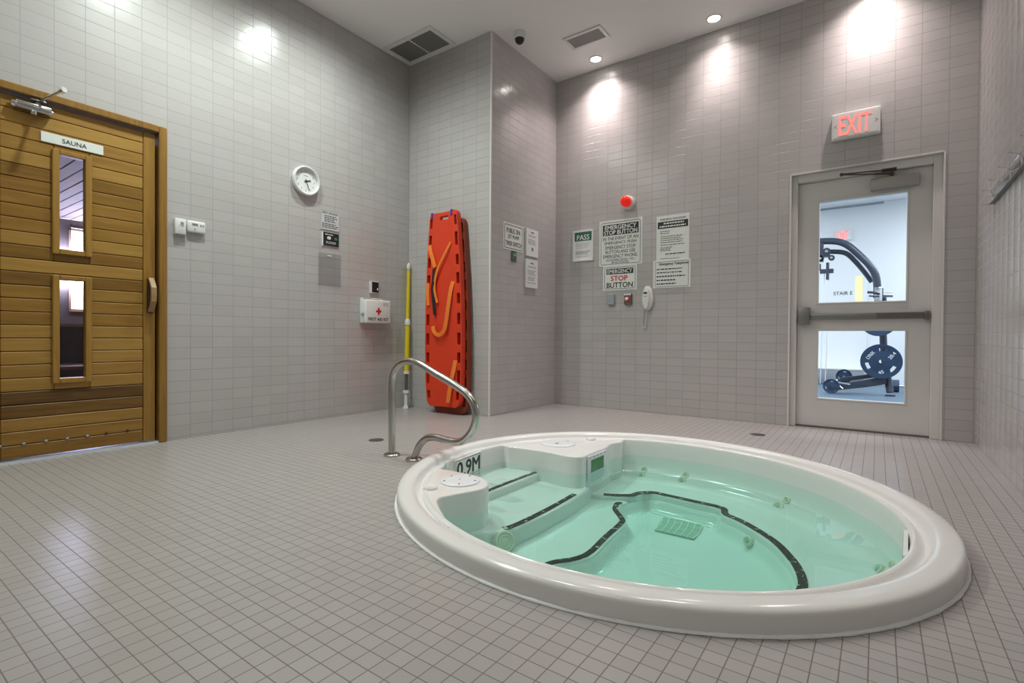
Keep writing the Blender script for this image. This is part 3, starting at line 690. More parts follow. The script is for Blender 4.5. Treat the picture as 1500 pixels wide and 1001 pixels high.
# closer
bm = bmn(); add_box(bm, DXF, 0.036, 0.735, 0.895, 2.075, 2.118, 0.006); clo = obj('door_closer', bm, m_chrome, dr, True)
bm = bmn(); add_cyl(bm, (0.012, 0.718, 2.097), (0.012, 0.737, 2.097), 0.021, 0.023, 18); obj('end_cap', bm, m_chrome, clo, True)
bm = bmn(); add_cyl(bm, (0.012, 0.893, 2.097), (0.012, 0.902, 2.092), 0.018, 0.016, 18); obj('end_cap', bm, m_chrome, clo, True)
bm = bmn(); add_lathe(bm, [(0.014, 2.055), (0.016, 2.062), (0.015, 2.078)], 16, (0.022, 0.815, 0)); obj('valve_cap', bm, m_chrome, clo, True)
bm = bmn(); add_lathe(bm, [(0.017, 2.117), (0.017, 2.128), (0.010, 2.134), (0.010, 2.146)], 16, (0.018, 0.835, 0))
add_box(bm, 0.004, 0.032, 0.80, 0.872, 2.136, 2.148, 0.003); obj('pivot', bm, m_dmetal, clo, True)
bm = bmn(); add_tube(bm, [(0.020, 0.845, 2.146), (0.10, 0.872, 2.165), (0.20, 0.905, 2.185)], 0.0085, 10); add_cyl(bm, (0.185, 0.90, 2.182), (0.215, 0.910, 2.188), 0.014, 0.016, 14); obj('arm', bm, m_chrome, clo, True)
# sauna sign
bm = bmn(); add_box(bm, DXF, DXF + 0.006, 0.853, 1.158, 1.921, 1.980, 0.001); sg = obj('name_sign', bm, m_signw, dr)
bm = bmn(); add_text(bm, 'SAUNA', 0, 0, 0.026, 0.120, 0, 0.0008, 0.012, frame((DXF + 0.0062, 1.012, 1.949), (0, 1, 0), (0, 0, 1), (1, 0, 0))); obj('lettering', bm, m_ink, sg)

# sauna room seen through the panes
SX = -3.36
bm = bmn(); add_box(bm, SX - 0.1, -0.12, -0.6, 3.0, -0.1, 0.0); struct('floor_sauna', bm, m_bench, 'wooden floor inside the sauna behind its door', 'floor')
bm = bmn()
for k in range(36):
    add_box(bm, SX, -0.12, -0.6 + k * 0.1 + 0.006, -0.5 + k * 0.1 - 0.006, 2.05, 2.085)
add_box(bm, SX, -0.12, -0.6, 3.0, 2.085, 2.11)
for v in bm.verts: v.co = Matrix.Translation((0, 0, 0)) @ v.co
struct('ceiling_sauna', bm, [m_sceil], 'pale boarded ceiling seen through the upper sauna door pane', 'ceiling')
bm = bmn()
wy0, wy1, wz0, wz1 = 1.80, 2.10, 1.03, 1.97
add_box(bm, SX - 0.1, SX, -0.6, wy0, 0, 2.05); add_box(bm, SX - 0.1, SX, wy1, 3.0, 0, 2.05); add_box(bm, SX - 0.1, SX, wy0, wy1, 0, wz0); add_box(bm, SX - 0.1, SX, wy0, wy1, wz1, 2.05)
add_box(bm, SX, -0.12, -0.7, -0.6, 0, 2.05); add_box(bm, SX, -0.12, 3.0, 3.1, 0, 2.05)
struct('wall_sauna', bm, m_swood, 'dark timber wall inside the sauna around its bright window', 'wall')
t = thing('window_1', 'bright narrow daylight window at the far end of the sauna', 'window', at(SX, (wy0 + wy1) / 2, wz0), None, 'structure')
bm = bmn(); add_box(bm, -0.06, -0.05, -0.15, 0.15, 0, wz1 - wz0); obj('pane', bm, m_day, t)
bm = bmn(); add_box(bm, -0.05, 0.01, -0.165, 0.165, 0.90, 0.925); add_box(bm, -0.05, 0.01, -0.165, 0.165, -0.02, 0.01); add_box(bm, -0.05, 0.01, -0.165, -0.145, 0, 0.93); add_box(bm, -0.05, 0.01, 0.145, 0.165, 0, 0.93); obj('frame', bm, m_bench, t)
t = thing('sauna_bench', 'two tier slatted timber bench behind the lower sauna door pane', 'bench', at(-2.6, 1.6, 0))
for z, x0_, x1_ in ((0.45, -0.1, 0.55), (0.86, -0.7, -0.1)):
    bm = bmn()
    for k in range(5): add_box(bm, x0_ + k * (x1_ - x0_) / 5, x0_ + (k + 0.85) * (x1_ - x0_) / 5, -1.2, 1.2, z - 0.03, z, 0.003, 1)
    obj('seat', bm, m_bench, t)
    bm = bmn(); add_box(bm, x1_ - 0.05, x1_ - 0.02, -1.2, 1.2, 0.0, z - 0.03); obj('front_panel', bm, m_swood, t)

# ------------------------------------------------------------------ left wall things
t = thing('wall_switch', 'small square white control box next to the sauna door frame', 'switch', on_left(1.595, 1.535))
bm = bmn(); add_box(bm, -0.036, 0.036, -0.055, 0.055, 0, 0.035, 0.004); obj('housing', bm, m_plastic, t, True)
bm = bmn(); add_lathe(bm, [(0.011, 0.035), (0.010, 0.046), (0.002, 0.048)], 18, (0.010, 0.032, 0)); obj('dial', bm, m_lid, t, True)
t = thing('thermostat', 'white digital thermostat with small grey display on the left wall', 'thermostat', on_left(1.703, 1.548))
bm = bmn(); add_box(bm, -0.062, 0.062, -0.042, 0.042, 0, 0.030, 0.010, 3); obj('housing', bm, m_plastic, t, True)
bm = bmn(); add_box(bm, -0.030, 0.008, 0.008, 0.024, 0.029, 0.031); obj('display', bm, m_greyink, t)
for x, y in ((0.028, 0.016), (0.046, 0.016), (-0.012, -0.018)):
    bm = bmn(); add_cyl(bm, (x, y, 0.029), (x, y, 0.033), 0.006, n=12); obj('button', bm, m_grey, t, True)
# clock
t = thing('wall_clock', 'round white wall clock with black hands on the left wall', 'clock', on_left(2.585, 2.108))
bm = bmn(); add_lathe(bm, [(0.118, 0.0), (0.127, 0.015), (0.128, 0.035), (0.124, 0.045), (0.115, 0.047), (0.108, 0.040), (0.104, 0.024)], 56, capends=False); obj('rim', bm, m_plastic, t, True)
bm = bmn(); add_lathe(bm, [(0.118, 0.0), (0.110, 0.022), (0.002, 0.022)], 56); fc = obj('dial', bm, m_paper, t, True)
bm = bmn()
for k in range(1, 13):
    a = R(90 - 30 * k); add_text(bm, str(k), 0.082 * math.cos(a), 0.082 * math.sin(a), 0.016, None, 0.0222, 0.0005, 0.0)
add_rect(bm, -0.022, 0.022, 0.042, 0.047, 0.0222)
obj('numerals', bm, m_greyink, fc)
def hand(name, ang, l, wdt, z):
    bm = bmn(); mt = Matrix.Rotation(-R(ang), 4, 'Z'); add_box(bm, -wdt / 2, wdt / 2, -0.018, l, z, z + 0.002, mtx=mt); add_cyl(bm, (0, 0, z - 0.002), (0, 0, z + 0.003), 0.006, n=14); obj(name, bm, m_ink, t)
hand('hour_hand', 74, 0.046, 0.007, 0.025); hand('minute_hand', 158, 0.082, 0.005, 0.028)

def sign(name, label, cat, mtx, wd, ht, th=0.004, mat=None, group=None, bev=0.001):
    t = thing(name, label, cat, mtx, group)
    bm = bmn(); add_box(bm, -wd / 2, wd / 2, -ht / 2, ht / 2, 0, th, bev); obj('board', bm, mat or m_signw, t)
    return t, th + 0.0002
def letters(t, items, mat, name='lettering'):
    bm = bmn()
    for it in items:
        if it[0] == 'T': add_text(bm, *it[1:])
        elif it[0] == 'R': add_rect(bm, *it[1:])
        elif it[0] == 'L': add_lines(bm, *it[1:])
        elif it[0] == 'O': add_outline(bm, *it[1:])
    return obj(name, bm, mat, t)
# dry sauna notice
t, z = sign('notice_sign', 'pale printed sauna notice above the black control panel', 'sign', on_left(2.843, 1.812), 0.205, 0.185, mat=plain('lilac_board', (0.60, 0.58, 0.60), 0.45))
letters(t, [('T', 'DRY SAUNA', 0, 0.066, 0.019, 0.165, z, 0.0006, 0.01), ('L', -0.06, 0.075, (0.038, 0.022, 0.006, -0.010), 0.007, z, 3), ('L', -0.085, 0.085, (-0.034, -0.050, -0.066), 0.007, z, 5), ('O', -0.098, 0.098, -0.088, 0.088, 0.002, z, 0.004)], m_ink)
t = thing('control_panel', 'black square timer panel with white knob and green button under notice', 'control panel', on_left(2.850, 1.645))
bm = bmn(); add_box(bm, -0.082, 0.082, -0.062, 0.055, 0, 0.012, 0.003); obj('face', bm, m_black, t)
bm = bmn(); add_lathe(bm, [(0.016, 0.012), (0.014, 0.030), (0.002, 0.032)], 20, (-0.030, 0.002, 0)); obj('knob', bm, m_white, t, True)
bm = bmn(); add_lathe(bm, [(0.014, 0.012), (0.012, 0.020), (0.002, 0.021)], 20, (0.046, 0.002, 0)); obj('green_button', bm, plain('green_cap', (0.02, 0.22, 0.12), 0.3), t, True)
letters(t, [('L', -0.065, 0.02, (0.036,), 0.008, 0.0122, 8), ('L', -0.055, 0.06, (-0.030, -0.042), 0.006, 0.0122, 11)], m_lid, 'lettering')
bm = bmn(); add_box(bm, -0.094, -0.083, -0.075, 0.055, 0, 0.012, 0.002); obj('side_strip', bm, m_white, t)
# clear document holder
t = thing('document_holder', 'empty clear acrylic document holder on the wall below the black panel', 'holder', on_left(2.838, 1.360))
bm = bmn(); add_box(bm, -0.118, 0.118, -0.150, 0.150, 0.012, 0.015); obj('front_sheet', bm, m_acrylic, t)
bm = bmn(); add_box(bm, -0.118, 0.118, -0.150, 0.150, 0.001, 0.003); obj('back_sheet', bm, m_acrylic, t)
bm = bmn(); add_box(bm, -0.022, 0.022, 0.125, 0.136, 0.0032, 0.0040); obj('tape_tab', bm, m_white, t)
# first aid kit
t = thing('first_aid_kit', 'white first aid box with red cross on the left wall', 'first aid kit', on_left(3.330, 1.0))
bm = bmn(); add_box(bm, -0.158, 0.155, -0.118, 0.112, 0, 0.055, 0.012, 3); obj('case', bm, m_plastic, t, True)
bm = bmn(); add_box(bm, -0.158, 0.155, -0.118, 0.112, 0.057, 0.098, 0.014, 3); ld = obj('lid', bm, m_white, t, True)
bm = bmn(); add_rect(bm, -0.011, 0.011, -0.035, 0.035, 0.0982); add_rect(bm, -0.032, -0.011, -0.0115, 0.0115, 0.0982); add_rect(bm, 0.011, 0.032, -0.0115, 0.0115, 0.0982); obj('red_cross', bm, m_redink, ld)
bm = bmn(); add_text(bm, 'FIRST AID KIT', -0.002, -0.078, 0.029, 0.250, 0.0982, 0.0006, 0.03); obj('lettering', bm, m_ink, ld)
bm = bmn(); add_lines(bm, 0.055, 0.135, (0.085, 0.072, 0.058), 0.005, 0.0982, 4); obj('maker_label', bm, m_greyink, ld)
for x in (-0.145, 0.09):
    bm = bmn(); add_box(bm, x - 0.012, x + 0.012, 0.105, 0.128, 0.004, 0.03, 0.003); obj('hanger_tab', bm, m_plastic, t, True)
bm = bmn(); add_tube(bm, [(-0.05, 0.110, 0.05), (-0.045, 0.124, 0.055), (0.045, 0.124, 0.055), (0.05, 0.110, 0.05)], 0.005, 8); obj('carry_handle', bm, m_plastic, t, True)
bm = bmn(); add_box(bm, -0.163, -0.156, -0.045, -0.02, 0.03, 0.08, 0.002); obj('latch', bm, m_grey, t)
# switch above it
t = thing('timer_switch', 'black rocker switch in a white surround above the first aid box', 'switch', on_left(3.342, 1.243))
bm = bmn(); add_box(bm, -0.050, 0.050, -0.060, 0.060, 0, 0.022, 0.003); obj('surround', bm, m_plastic, t)
bm = bmn(); add_box(bm, -0.034, 0.046, -0.052, 0.052, 0.020, 0.026, 0.002); obj('plate', bm, m_black, t)
bm = bmn(); add_box(bm, 0.024, 0.036, -0.030, -0.006, 0.025, 0.032, 0.002); obj('lever', bm, m_white, t)

# ------------------------------------------------------------------ alcove: rescue pole and two spineboards
t = thing('rescue_pole', 'yellow telescopic rescue pole with white tip leaning in the corner', 'pole', at(0.100, 3.690, 0.0))
pa, pb = Vector((0, 0, 0)), Vector((-0.066, 0.092, 1.535)); pd = pb - pa
def pp(f): return pa + pd * f
for nm, f0, f1, r0, r1, mt in (('upper_tube', 0.60, 0.965, 0.019, 0.019, m_yellow), ('lower_tube', 0.245, 0.585, 0.026, 0.026, m_yellow), ('inner_rod', 0.12, 0.24, 0.016, 0.016, m_dmetal)):
    bm = bmn(); add_cyl(bm, pp(f0), pp(f1), r0, r1, 20); obj(nm, bm, mt, t, True)
for nm, segs in (('collar', [(0.57, 0.59, 0.031, 0.031), (0.59, 0.612, 0.030, 0.021)]), ('end_collar', [(0.235, 0.255, 0.031, 0.031)]), ('tip', [(0.962, 0.985, 0.021, 0.022), (0.985, 1.0, 0.020, 0.008)]), ('foot', [(0.105, 0.125, 0.034, 0.034), (0.03, 0.105, 0.018, 0.022), (0.0, 0.03, 0.026, 0.016)])):
    bm = bmn()
    for f0, f1, r0, r1 in segs: add_cyl(bm, pp(f0), pp(f1), r0, r1, 20)
    if nm == 'foot':
        for s in (-1, 1): add_cyl(bm, pp(0.035), pp(0.0) + Vector((s * 0.030, -0.004, 0)), 0.013, 0.011, 10)
    obj(nm, bm, m_plastic, t, True)
# lashing of the pole tip
bm = bmn(); add_cyl(bm, pp(0.945), pp(0.952), 0.0205, 0.0205, 16); obj('grey_band', bm, m_grey, t, True)

def spineboard(name, label, base, lean, mat, strap=True, kx=1.0, clip=True, zoff=0.0):
    """board stands in local x (width), y (height), z (out of the wall) and leans back"""
    top = lean; u = Vector((1, 0, 0)); v = Vector((-0.040, top, 1.93)).normalized(); u = (u - v * u.dot(v)).normalized(); wv = u.cross(v)
    t = thing(name, label, 'spineboard', frame(base, u, v, wv), 'orange spineboards in the alcove')
    # outline half width by height
    hw = [(0.0, 0.165), (0.02, 0.198), (0.06, 0.218), (0.25, 0.236), (0.60, 0.243), (1.0, 0.238), (1.35, 0.222), (1.65, 0.200), (1.84, 0.184), (1.885, 0.176), (1.91, 0.155)]
    def half(y):
        for (a, p), (b, q) in zip(hw, hw[1:]):
            if a <= y <= b: return p + (q - p) * (y - a) / (b - a)
        return hw[-1][1]
    # surface grid with hand-hold slots left open
    slots = [(1.86, 1.765), (1.695, 1.565), (1.475, 1.375), (1.30, 1.195), (1.10, 1.0), (0.91, 0.80), (0.72, 0.605), (0.53, 0.43), (0.36, 0.22), (0.155, 0.075)]
    ys = sorted({h[0] for h in hw} | {s for a in slots for s in a} | {1.835, 1.870} | {i * 0.1 for i in range(1, 19)})
    fr = [-1, -0.94, -0.77, -0.62, -0.30, 0.0, 0.30, 0.62, 0.77, 0.94, 1]
    bm = bmn(); th = 0.045
    V = {}
    def zz(f): return 0.012 if abs(f) > 0.6 else (0.0 if abs(f) < 0.4 else 0.006)
    for s_ in (0, 1):
        for i, y in enumerate(ys):
            for j, f in enumerate(fr):
                V[s_, i, j] = bm.verts.new((f * half(y) * kx, y, (th + zz(f)) if s_ else 0.0))
    nI, nJ = len(ys) - 1, len(fr) - 1
    hole = set()
    for i in range(nI):
        ym = (ys[i] + ys[i + 1]) / 2
        if any(b < ym < a for a, b in slots): hole |= {(i, 1), (i, nJ - 2)}
        if 1.835 < ym < 1.870: hole |= {(i, 4), (i, 5)}
    for i in range(nI):
        for j in range(nJ):
            if (i, j) in hole: continue
            bm.faces.new((V[1, i, j], V[1, i, j + 1], V[1, i + 1, j + 1], V[1, i + 1, j])); bm.faces.new((V[0, i, j], V[0, i + 1, j], V[0, i + 1, j + 1], V[0, i, j + 1]))
            for (di, dj, a, b) in ((0, -1, (i, j), (i + 1, j)), (0, 1, (i, j + 1), (i + 1, j + 1)), (-1, 0, (i, j), (i, j + 1)), (1, 0, (i + 1, j), (i + 1, j + 1))):
                q = (i + di, j + dj)
                if q in hole or not (0 <= q[0] < nI and 0 <= q[1] < nJ):
                    bm.faces.new((V[0, a[0], a[1]], V[0, b[0], b[1]], V[1, b[0], b[1]], V[1, a[0], a[1]]))
    obj('board', bm, mat, t, True, 0.006, 2)
    if strap:
        zs = th + 0.014
        def st(pts, wdt=0.045):
            bm = bmn(); add_ribbon(bm, [(x, y, zs + dz) for x, y, dz in pts], wdt, 0.004, (0.25, 0, 1)); obj('strap', bm, m_strap, t)
        c = 0.575     # board centre in room x
        st([(0.395 - c, 1.60, 0.0), (0.425 - c, 1.52, 0.010), (0.482 - c, 1.372, 0.012)], 0.042)
        st([(0.680 - c, 1.60, 0.0), (0.605 - c, 1.482, 0.012), (0.520 - c, 1.352, 0.014), (0.480 - c, 1.230, 0.012), (0.478 - c, 1.13, 0.01), (0.51 - c, 1.02, 0.008)], 0.024)
        st([(0.712 - c, 1.215, 0.0), (0.691 - c, 1.13, 0.012), (0.672 - c, 1.01, 0.018), (0.658 - c, 0.93, 0.02), (0.640 - c, 0.83, 0.02), (0.616 - c, 0.755, 0.02), (0.575 - c, 0.712, 0.02), (0.525 - c, 0.705, 0.02), (0.482 - c, 0.735, 0.02), (0.458 - c, 0.79, 0.014)], 0.040)
        st([(0.745 - c, 0.455, 0.0), (0.729 - c, 0.35, 0.014), (0.700 - c, 0.23, 0.02), (0.670 - c, 0.05, 0.024)], 0.042)
        st([(0.374 - c, 1.225, 0.0), (0.380 - c, 1.12, 0.010), (0.392 - c, 1.0, 0.010)], 0.036)
        bm = bmn(); add_ribbon(bm, [(0.470 - c, 1.355, zs + 0.010), (0.462 - c, 1.24, zs + 0.012), (0.448 - c, 1.15, zs + 0.012), (0.462 - c, 1.03, zs + 0.010), (0.478 - c, 0.90, zs + 0.006)], 0.030, 0.008, (0.2, 0, 1)); obj('buckle_strap', bm, m_black, t)
    if clip:
        for x in (-0.148, 0.110):
            bm = bmn(); add_box(bm, x - 0.010, x + 0.010, 1.862, 1.918, 0.0, 0.066, 0.003); obj('blue_clip', bm, m_blue, t)
    return t
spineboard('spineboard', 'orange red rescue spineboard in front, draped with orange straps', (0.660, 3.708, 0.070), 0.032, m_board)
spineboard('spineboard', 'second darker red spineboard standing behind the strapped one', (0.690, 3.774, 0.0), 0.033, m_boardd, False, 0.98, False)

# ------------------------------------------------------------------ side wall of the block
t, z = sign('timer_sign', 'square black lettered jet pump timer sign on the projecting wall', 'sign', on_side(4.190, 1.758), 0.345, 0.265)
letters(t, [('T', 'PUBLIC SPA', 0, 0.060, 0.046, 0.235, z, 0.0006, 0.014), ('T', 'JET PUMP', 0, -0.004, 0.046, 0.190, z, 0.0006, 0.014), ('T', 'TIMER SWITCH', 0, -0.068, 0.046, 0.270, z, 0.0006, 0.014), ('O', -0.155, 0.155, -0.118, 0.118, 0.006, z, 0.01)], m_ink)
t = thing('jet_timer_switch', 'narrow grey switch plate with green light below the timer sign', 'switch', on_side(4.192, 1.568))
bm = bmn(); add_box(bm, -0.036, 0.036, -0.052, 0.052, 0, 0.014, 0.002); obj('plate', bm, m_dmetal, t)
bm = bmn(); add_lathe(bm, [(0.012, 0.014), (0.010, 0.022), (0.002, 0.023)], 16, (0.0, 0.012, 0)); obj('green_button', bm, plain('green_lamp', (0.02, 0.35, 0.15), 0.3, emit=0.15, ecol=(0.05, 0.9, 0.4)), t, True)
for (yy, zz, lb, sd) in ((4.508, 1.748, 'upper of the two narrow white notices on the projecting wall', 21), (4.502, 1.425, 'lower of the two narrow white notices on the projecting wall', 31)):
    t, z = sign('paper_notice', lb, 'notice', on_side(yy, zz), 0.225, 0.285 if sd == 21 else 0.30, 0.022, m_paper)
    items = [('T', 'SPA' if sd == 21 else 'RULES', 0, 0.108, 0.014, 0.05, z, 0.0005, 0.01)] if False else []
    items += [('R', -0.03, 0.03, 0.100, 0.114, z), ('L', -0.075, 0.08, (0.075, 0.062), 0.005, z, sd), ('L', -0.085, 0.085, (0.03, 0.015, 0.0, -0.015), 0.006, z, sd + 1)]
    if sd == 21: items += [('R', -0.016, 0.016, -0.085, -0.050, z)]
    else: items += [('L', -0.08, 0.08, (-0.04, -0.055, -0.07, -0.10), 0.006, z, sd + 2)]
    letters(t, items, m_greyink, 'print')

# ------------------------------------------------------------------ back wall things
t, z = sign('pass_certificate', 'white framed certificate with green PASS band on the back wall', 'sign', on_back(1.464, 1.760), 0.250, 0.335, 0.012, m_paper)
bm = bmn()
for b in ((-0.125, 0.125, 0.150, 0.168), (-0.125, 0.125, -0.168, -0.150), (-0.125, -0.108, -0.15, 0.15), (0.108, 0.125, -0.15, 0.15)): add_box(bm, b[0], b[1], b[2], b[3], 0.010, 0.022, 0.003)
obj('frame', bm, m_plastic, t)
letters(t, [('R', -0.102, 0.102, 0.055, 0.148, z)], m_greenink, 'green_band')
letters(t, [('T', 'PASS', 0, 0.094, 0.056, 0.150, z + 0.0008, 0.0006, 0.03)], m_paper)
letters(t, [('L', -0.085, 0.09, (0.03, 0.015, 0.0, -0.02), 0.004, z, 41), ('L', -0.09, 0.09, (-0.058, -0.068, -0.078, -0.09), 0.006, z, 43), ('L', -0.09, 0.09, (-0.115,), 0.004, z, 44)], plain('blue_print', (0.30, 0.31, 0.40), 0.6), 'print')
t, z = sign('emergency_sign', 'large square emergency stop button instruction sign on the back wall', 'sign', on_back(1.896, 1.757), 0.482, 0.480, bev=0.0015)
letters(t, [('R', -0.200, 0.200, 0.083, 0.196, z), ('T', 'IN THE EVENT OF AN', 0, 0.048, 0.034, 0.395, z, 0.0006, 0.008), ('T', 'EMERGENCY, PUSH', 0, 0.000, 0.034, 0.355, z, 0.0006, 0.008), ('T', 'EMERGENCY STOP', 0, -0.047, 0.034, 0.335, z, 0.0006, 0.008),
            ('T', 'BUTTON AND USE', 0, -0.093, 0.034, 0.330, z, 0.0006, 0.008), ('T', 'EMERGENCY PHONE.', 0, -0.140, 0.034, 0.385, z, 0.0006, 0.008), ('T', 'AN AUDIBLE SIGNAL WILL', 0, -0.178, 0.020, 0.320, z, 0.0006, 0.006), ('T', 'BE ACTIVATED', 0, -0.205, 0.020, 0.190, z, 0.0006, 0.006), ('O', -0.222, 0.222, -0.224, 0.220, 0.004, z, 0.02)], m_ink)
letters(t, [('T', 'EMERGENCY', 0, 0.165, 0.044, 0.350, z + 0.0008, 0.0006, 0.03), ('T', 'STOP BUTTON', 0, 0.112, 0.044, 0.370, z + 0.0008, 0.0006, 0.03)], m_signw, 'band_lettering')
t, z = sign('stop_button_sign', 'small white sign with red STOP under the big emergency sign', 'sign', on_back(1.892, 1.387), 0.380, 0.262)
letters(t, [('R', -0.150, 0.150, 0.040, 0.098, z), ('T', 'BUTTON', 0, -0.075, 0.054, 0.290, z, 0.0006, 0.03), ('O', -0.172, 0.172, -0.115, 0.115, 0.004, z, 0.018)], m_ink)
letters(t, [('T', 'EMERGENCY', 0, 0.069, 0.040, 0.275, z + 0.0008, 0.0006, 0.02)], m_signw, 'band_lettering')
letters(t, [('T', 'STOP', -0.005, -0.004, 0.052, 0.185, z, 0.0006, 0.035)], m_redink, 'red_lettering')
t, z = sign('procedure_sign', 'tall white procedure notice with black header band on the back wall', 'notice', on_back(2.446, 1.742), 0.325, 0.455)
letters(t, [('T', 'EMERGENCY PROCEDURE', 0, 0.195, 0.016, 0.250, z, 0.0006, 0.008), ('R', -0.150, 0.150, 0.105, 0.172, z), ('L', -0.125, -0.02, (0.075, 0.055), 0.006, z, 51), ('L', -0.12, 0.14, (0.025, 0.005, -0.015, -0.035, -0.06), 0.006, z, 53), ('L', -0.12, 0.0, (-0.085, -0.10, -0.115), 0.006, z, 55), ('L', -0.07, 0.12, (-0.150,), 0.010, z, 57), ('L', -0.12, 0.10, (-0.195,), 0.004, z, 58)], m_ink)
letters(t, [('L', -0.09, 0.12, (0.153,), 0.014, z + 0.0008, 61, 0.1), ('L', -0.13, 0.14, (0.124,), 0.014, z + 0.0008, 62, 0.05)], m_signw, 'band_lettering')
t, z = sign('telephone_sign', 'white emergency telephone notice under the tall procedure notice', 'notice', on_back(2.440, 1.393), 0.372, 0.275, 0.006)
letters(t, [('T', 'Emergency Telephone', 0.02, 0.098, 0.030, 0.285, z, 0.0006, 0.03), ('L', -0.150, 0.13, (0.050, 0.016), 0.010, z, 71), ('L', -0.150, 0.155, (-0.022,), 0.012, z, 73), ('L', -0.15, 0.06, (-0.060,), 0.012, z, 75), ('L', -0.15, 0.09, (-0.096,), 0.012, z, 77), ('O', -0.165, 0.165, -0.125, 0.125, 0.003, z, 0.008)], m_ink)
t = thing('junction_box', 'plain grey blue metal box under the stop button sign', 'box', on_back(1.803, 1.160))
bm = bmn(); add_box(bm, -0.038, 0.038, -0.056, 0.056, 0, 0.034, 0.003); obj('housing', bm, m_grey, t)
bm = bmn(); add_box(bm, -0.034, 0.034, -0.052, 0.052, 0.033, 0.036, 0.001); obj('cover', bm, m_grey, t)
t = thing('stop_button', 'red round stop button in a grey box beside the phone', 'button', on_back(1.994, 1.158))
bm = bmn(); add_box(bm, -0.038, 0.038, -0.056, 0.056, 0, 0.034, 0.003); obj('housing', bm, m_dmetal, t)
bm = bmn(); add_box(bm, -0.038, 0.038, 0.040, 0.056, 0.0342, 0.036); obj('top_plate', bm, m_lid, t)
bm = bmn(); add_lathe(bm, [(0.030, 0.034), (0.030, 0.038), (0.022, 0.040)], 22, (0, -0.002, 0)); obj('ring', bm, m_redink, t, True)
bm = bmn(); add_lathe(bm, [(0.016, 0.036), (0.018, 0.050), (0.012, 0.055), (0.002, 0.056)], 22, (-0.004, 0.0, 0)); obj('push_cap', bm, m_lid, t, True)
# phone
t = thing('wall_phone', 'white oval emergency telephone handset on the back wall with looped cord', 'telephone', on_back(2.205, 1.160))
def oval(bm, a, b, prof, c=(0, 0)):
    n = 32; skin(bm, [[Vector((c[0] + a * s * math.cos(2 * math.pi * i / n), c[1] + b * s * math.sin(2 * math.pi * i / n), z)) for i in range(n)] for s, z in prof])
bm = bmn(); oval(bm, 0.058, 0.125, [(0.95, 0), (1.0, 0.015), (0.97, 0.034), (0.85, 0.042), (0.4, 0.045)]); obj('base', bm, m_plastic, t, True)
bm = bmn(); oval(bm, 0.036, 0.118, [(0.95, 0.040), (1.0, 0.052), (0.92, 0.064), (0.6, 0.070), (0.1, 0.071)], (-0.006, 0.0)); hs = obj('handset', bm, m_white, t, True)
bm = bmn(); add_box(bm, -0.026, 0.012, 0.040, 0.058, 0.066, 0.072, 0.002); obj('display', bm, m_ink, hs)
bm = bmn(); add_box(bm, -0.024, 0.010, 0.012, 0.018, 0.066, 0.072); add_box(bm, 0.016, 0.022, -0.06, 0.04, 0.058, 0.066, 0.002); obj('hook_line', bm, m_grey, hs)
pts = [(-0.022, -0.105, 0.03)]; 
path = [(-0.040, -0.11), (-0.052, -0.17), (-0.056, -0.24), (-0.048, -0.292), (-0.034, -0.305), (-0.022, -0.285), (-0.018, -0.22), (-0.014, -0.16), (-0.002, -0.115)]
pc = catmull([(x, y, 0.018) for x, y in path], 12); coil = []
for i, p in enumerate(pc): coil.append((p.x + 0.0045 * math.cos(i * 1.6), p.y, p.z + 0.0045 * math.sin(i * 1.6)))
bm = bmn(); add_tube(bm, coil, 0.0030, 6, 3); obj('cord', bm, m_plastic, t, True)
# alarm beacon
t = thing('alarm_beacon', 'red dome alarm light on a round white base above the signs', 'alarm light', on_back(1.982, 2.155))
bm = bmn(); add_lathe(bm, [(0.070, 0), (0.072, 0.03), (0.066, 0.045), (0.055, 0.050)], 36); obj('base', bm, m_plastic, t, True)
bm = bmn(); add_lathe(bm, [(0.053, 0.046), (0.054, 0.075)] + [(0.052 * math.cos(R(q)), 0.085 + 0.045 * math.sin(R(q))) for q in range(0, 90, 12)] + [(0.002, 0.130)], 36); obj('lens', bm, m_red, t, True)

# exit sign
def exit_sign(mtx, label, wd, ht, dp):
    t = thing('exit_sign', label, 'exit sign', mtx)
    bm = bmn(); add_box(bm, -wd / 2, wd / 2, -ht / 2, ht / 2, 0, dp, 0.004)
    obj('housing', bm, m_white, t)
    bm = bmn(); add_box(bm, -wd / 2 + 0.012, wd / 2 - 0.012, -ht / 2 + 0.014, ht / 2 - 0.012, dp - 0.001, dp + 0.002, 0.001); obj('face_plate', bm, plain('exit_face', (0.78, 0.76, 0.75), 0.4), t)
    bm = bmn(); add_text(bm, 'EXIT', -0.005 * wd / 0.34, 0.0, ht * 0.72, wd * 0.66, dp + 0.002, 0.0015, 0.010); obj('lettering', bm, m_exit, t)
    bm = bmn()
    for s in (-1, 1):
        x = s * wd * 0.42
        for q in (-1, 1): add_box(bm, -0.012, 0.012, -0.0015, 0.0015, dp + 0.002, dp + 0.0025, mtx=Matrix.Translation((x, q * 0.006, 0)) @ Matrix.Rotation(R(-s * q * 42), 4, 'Z'))
    obj('arrow_mark', bm, m_greyink, t)
exit_sign(on_back(3.935, 2.503), 'red lit EXIT sign on tiled wall above the white glazed door', 0.328, 0.212, 0.045)

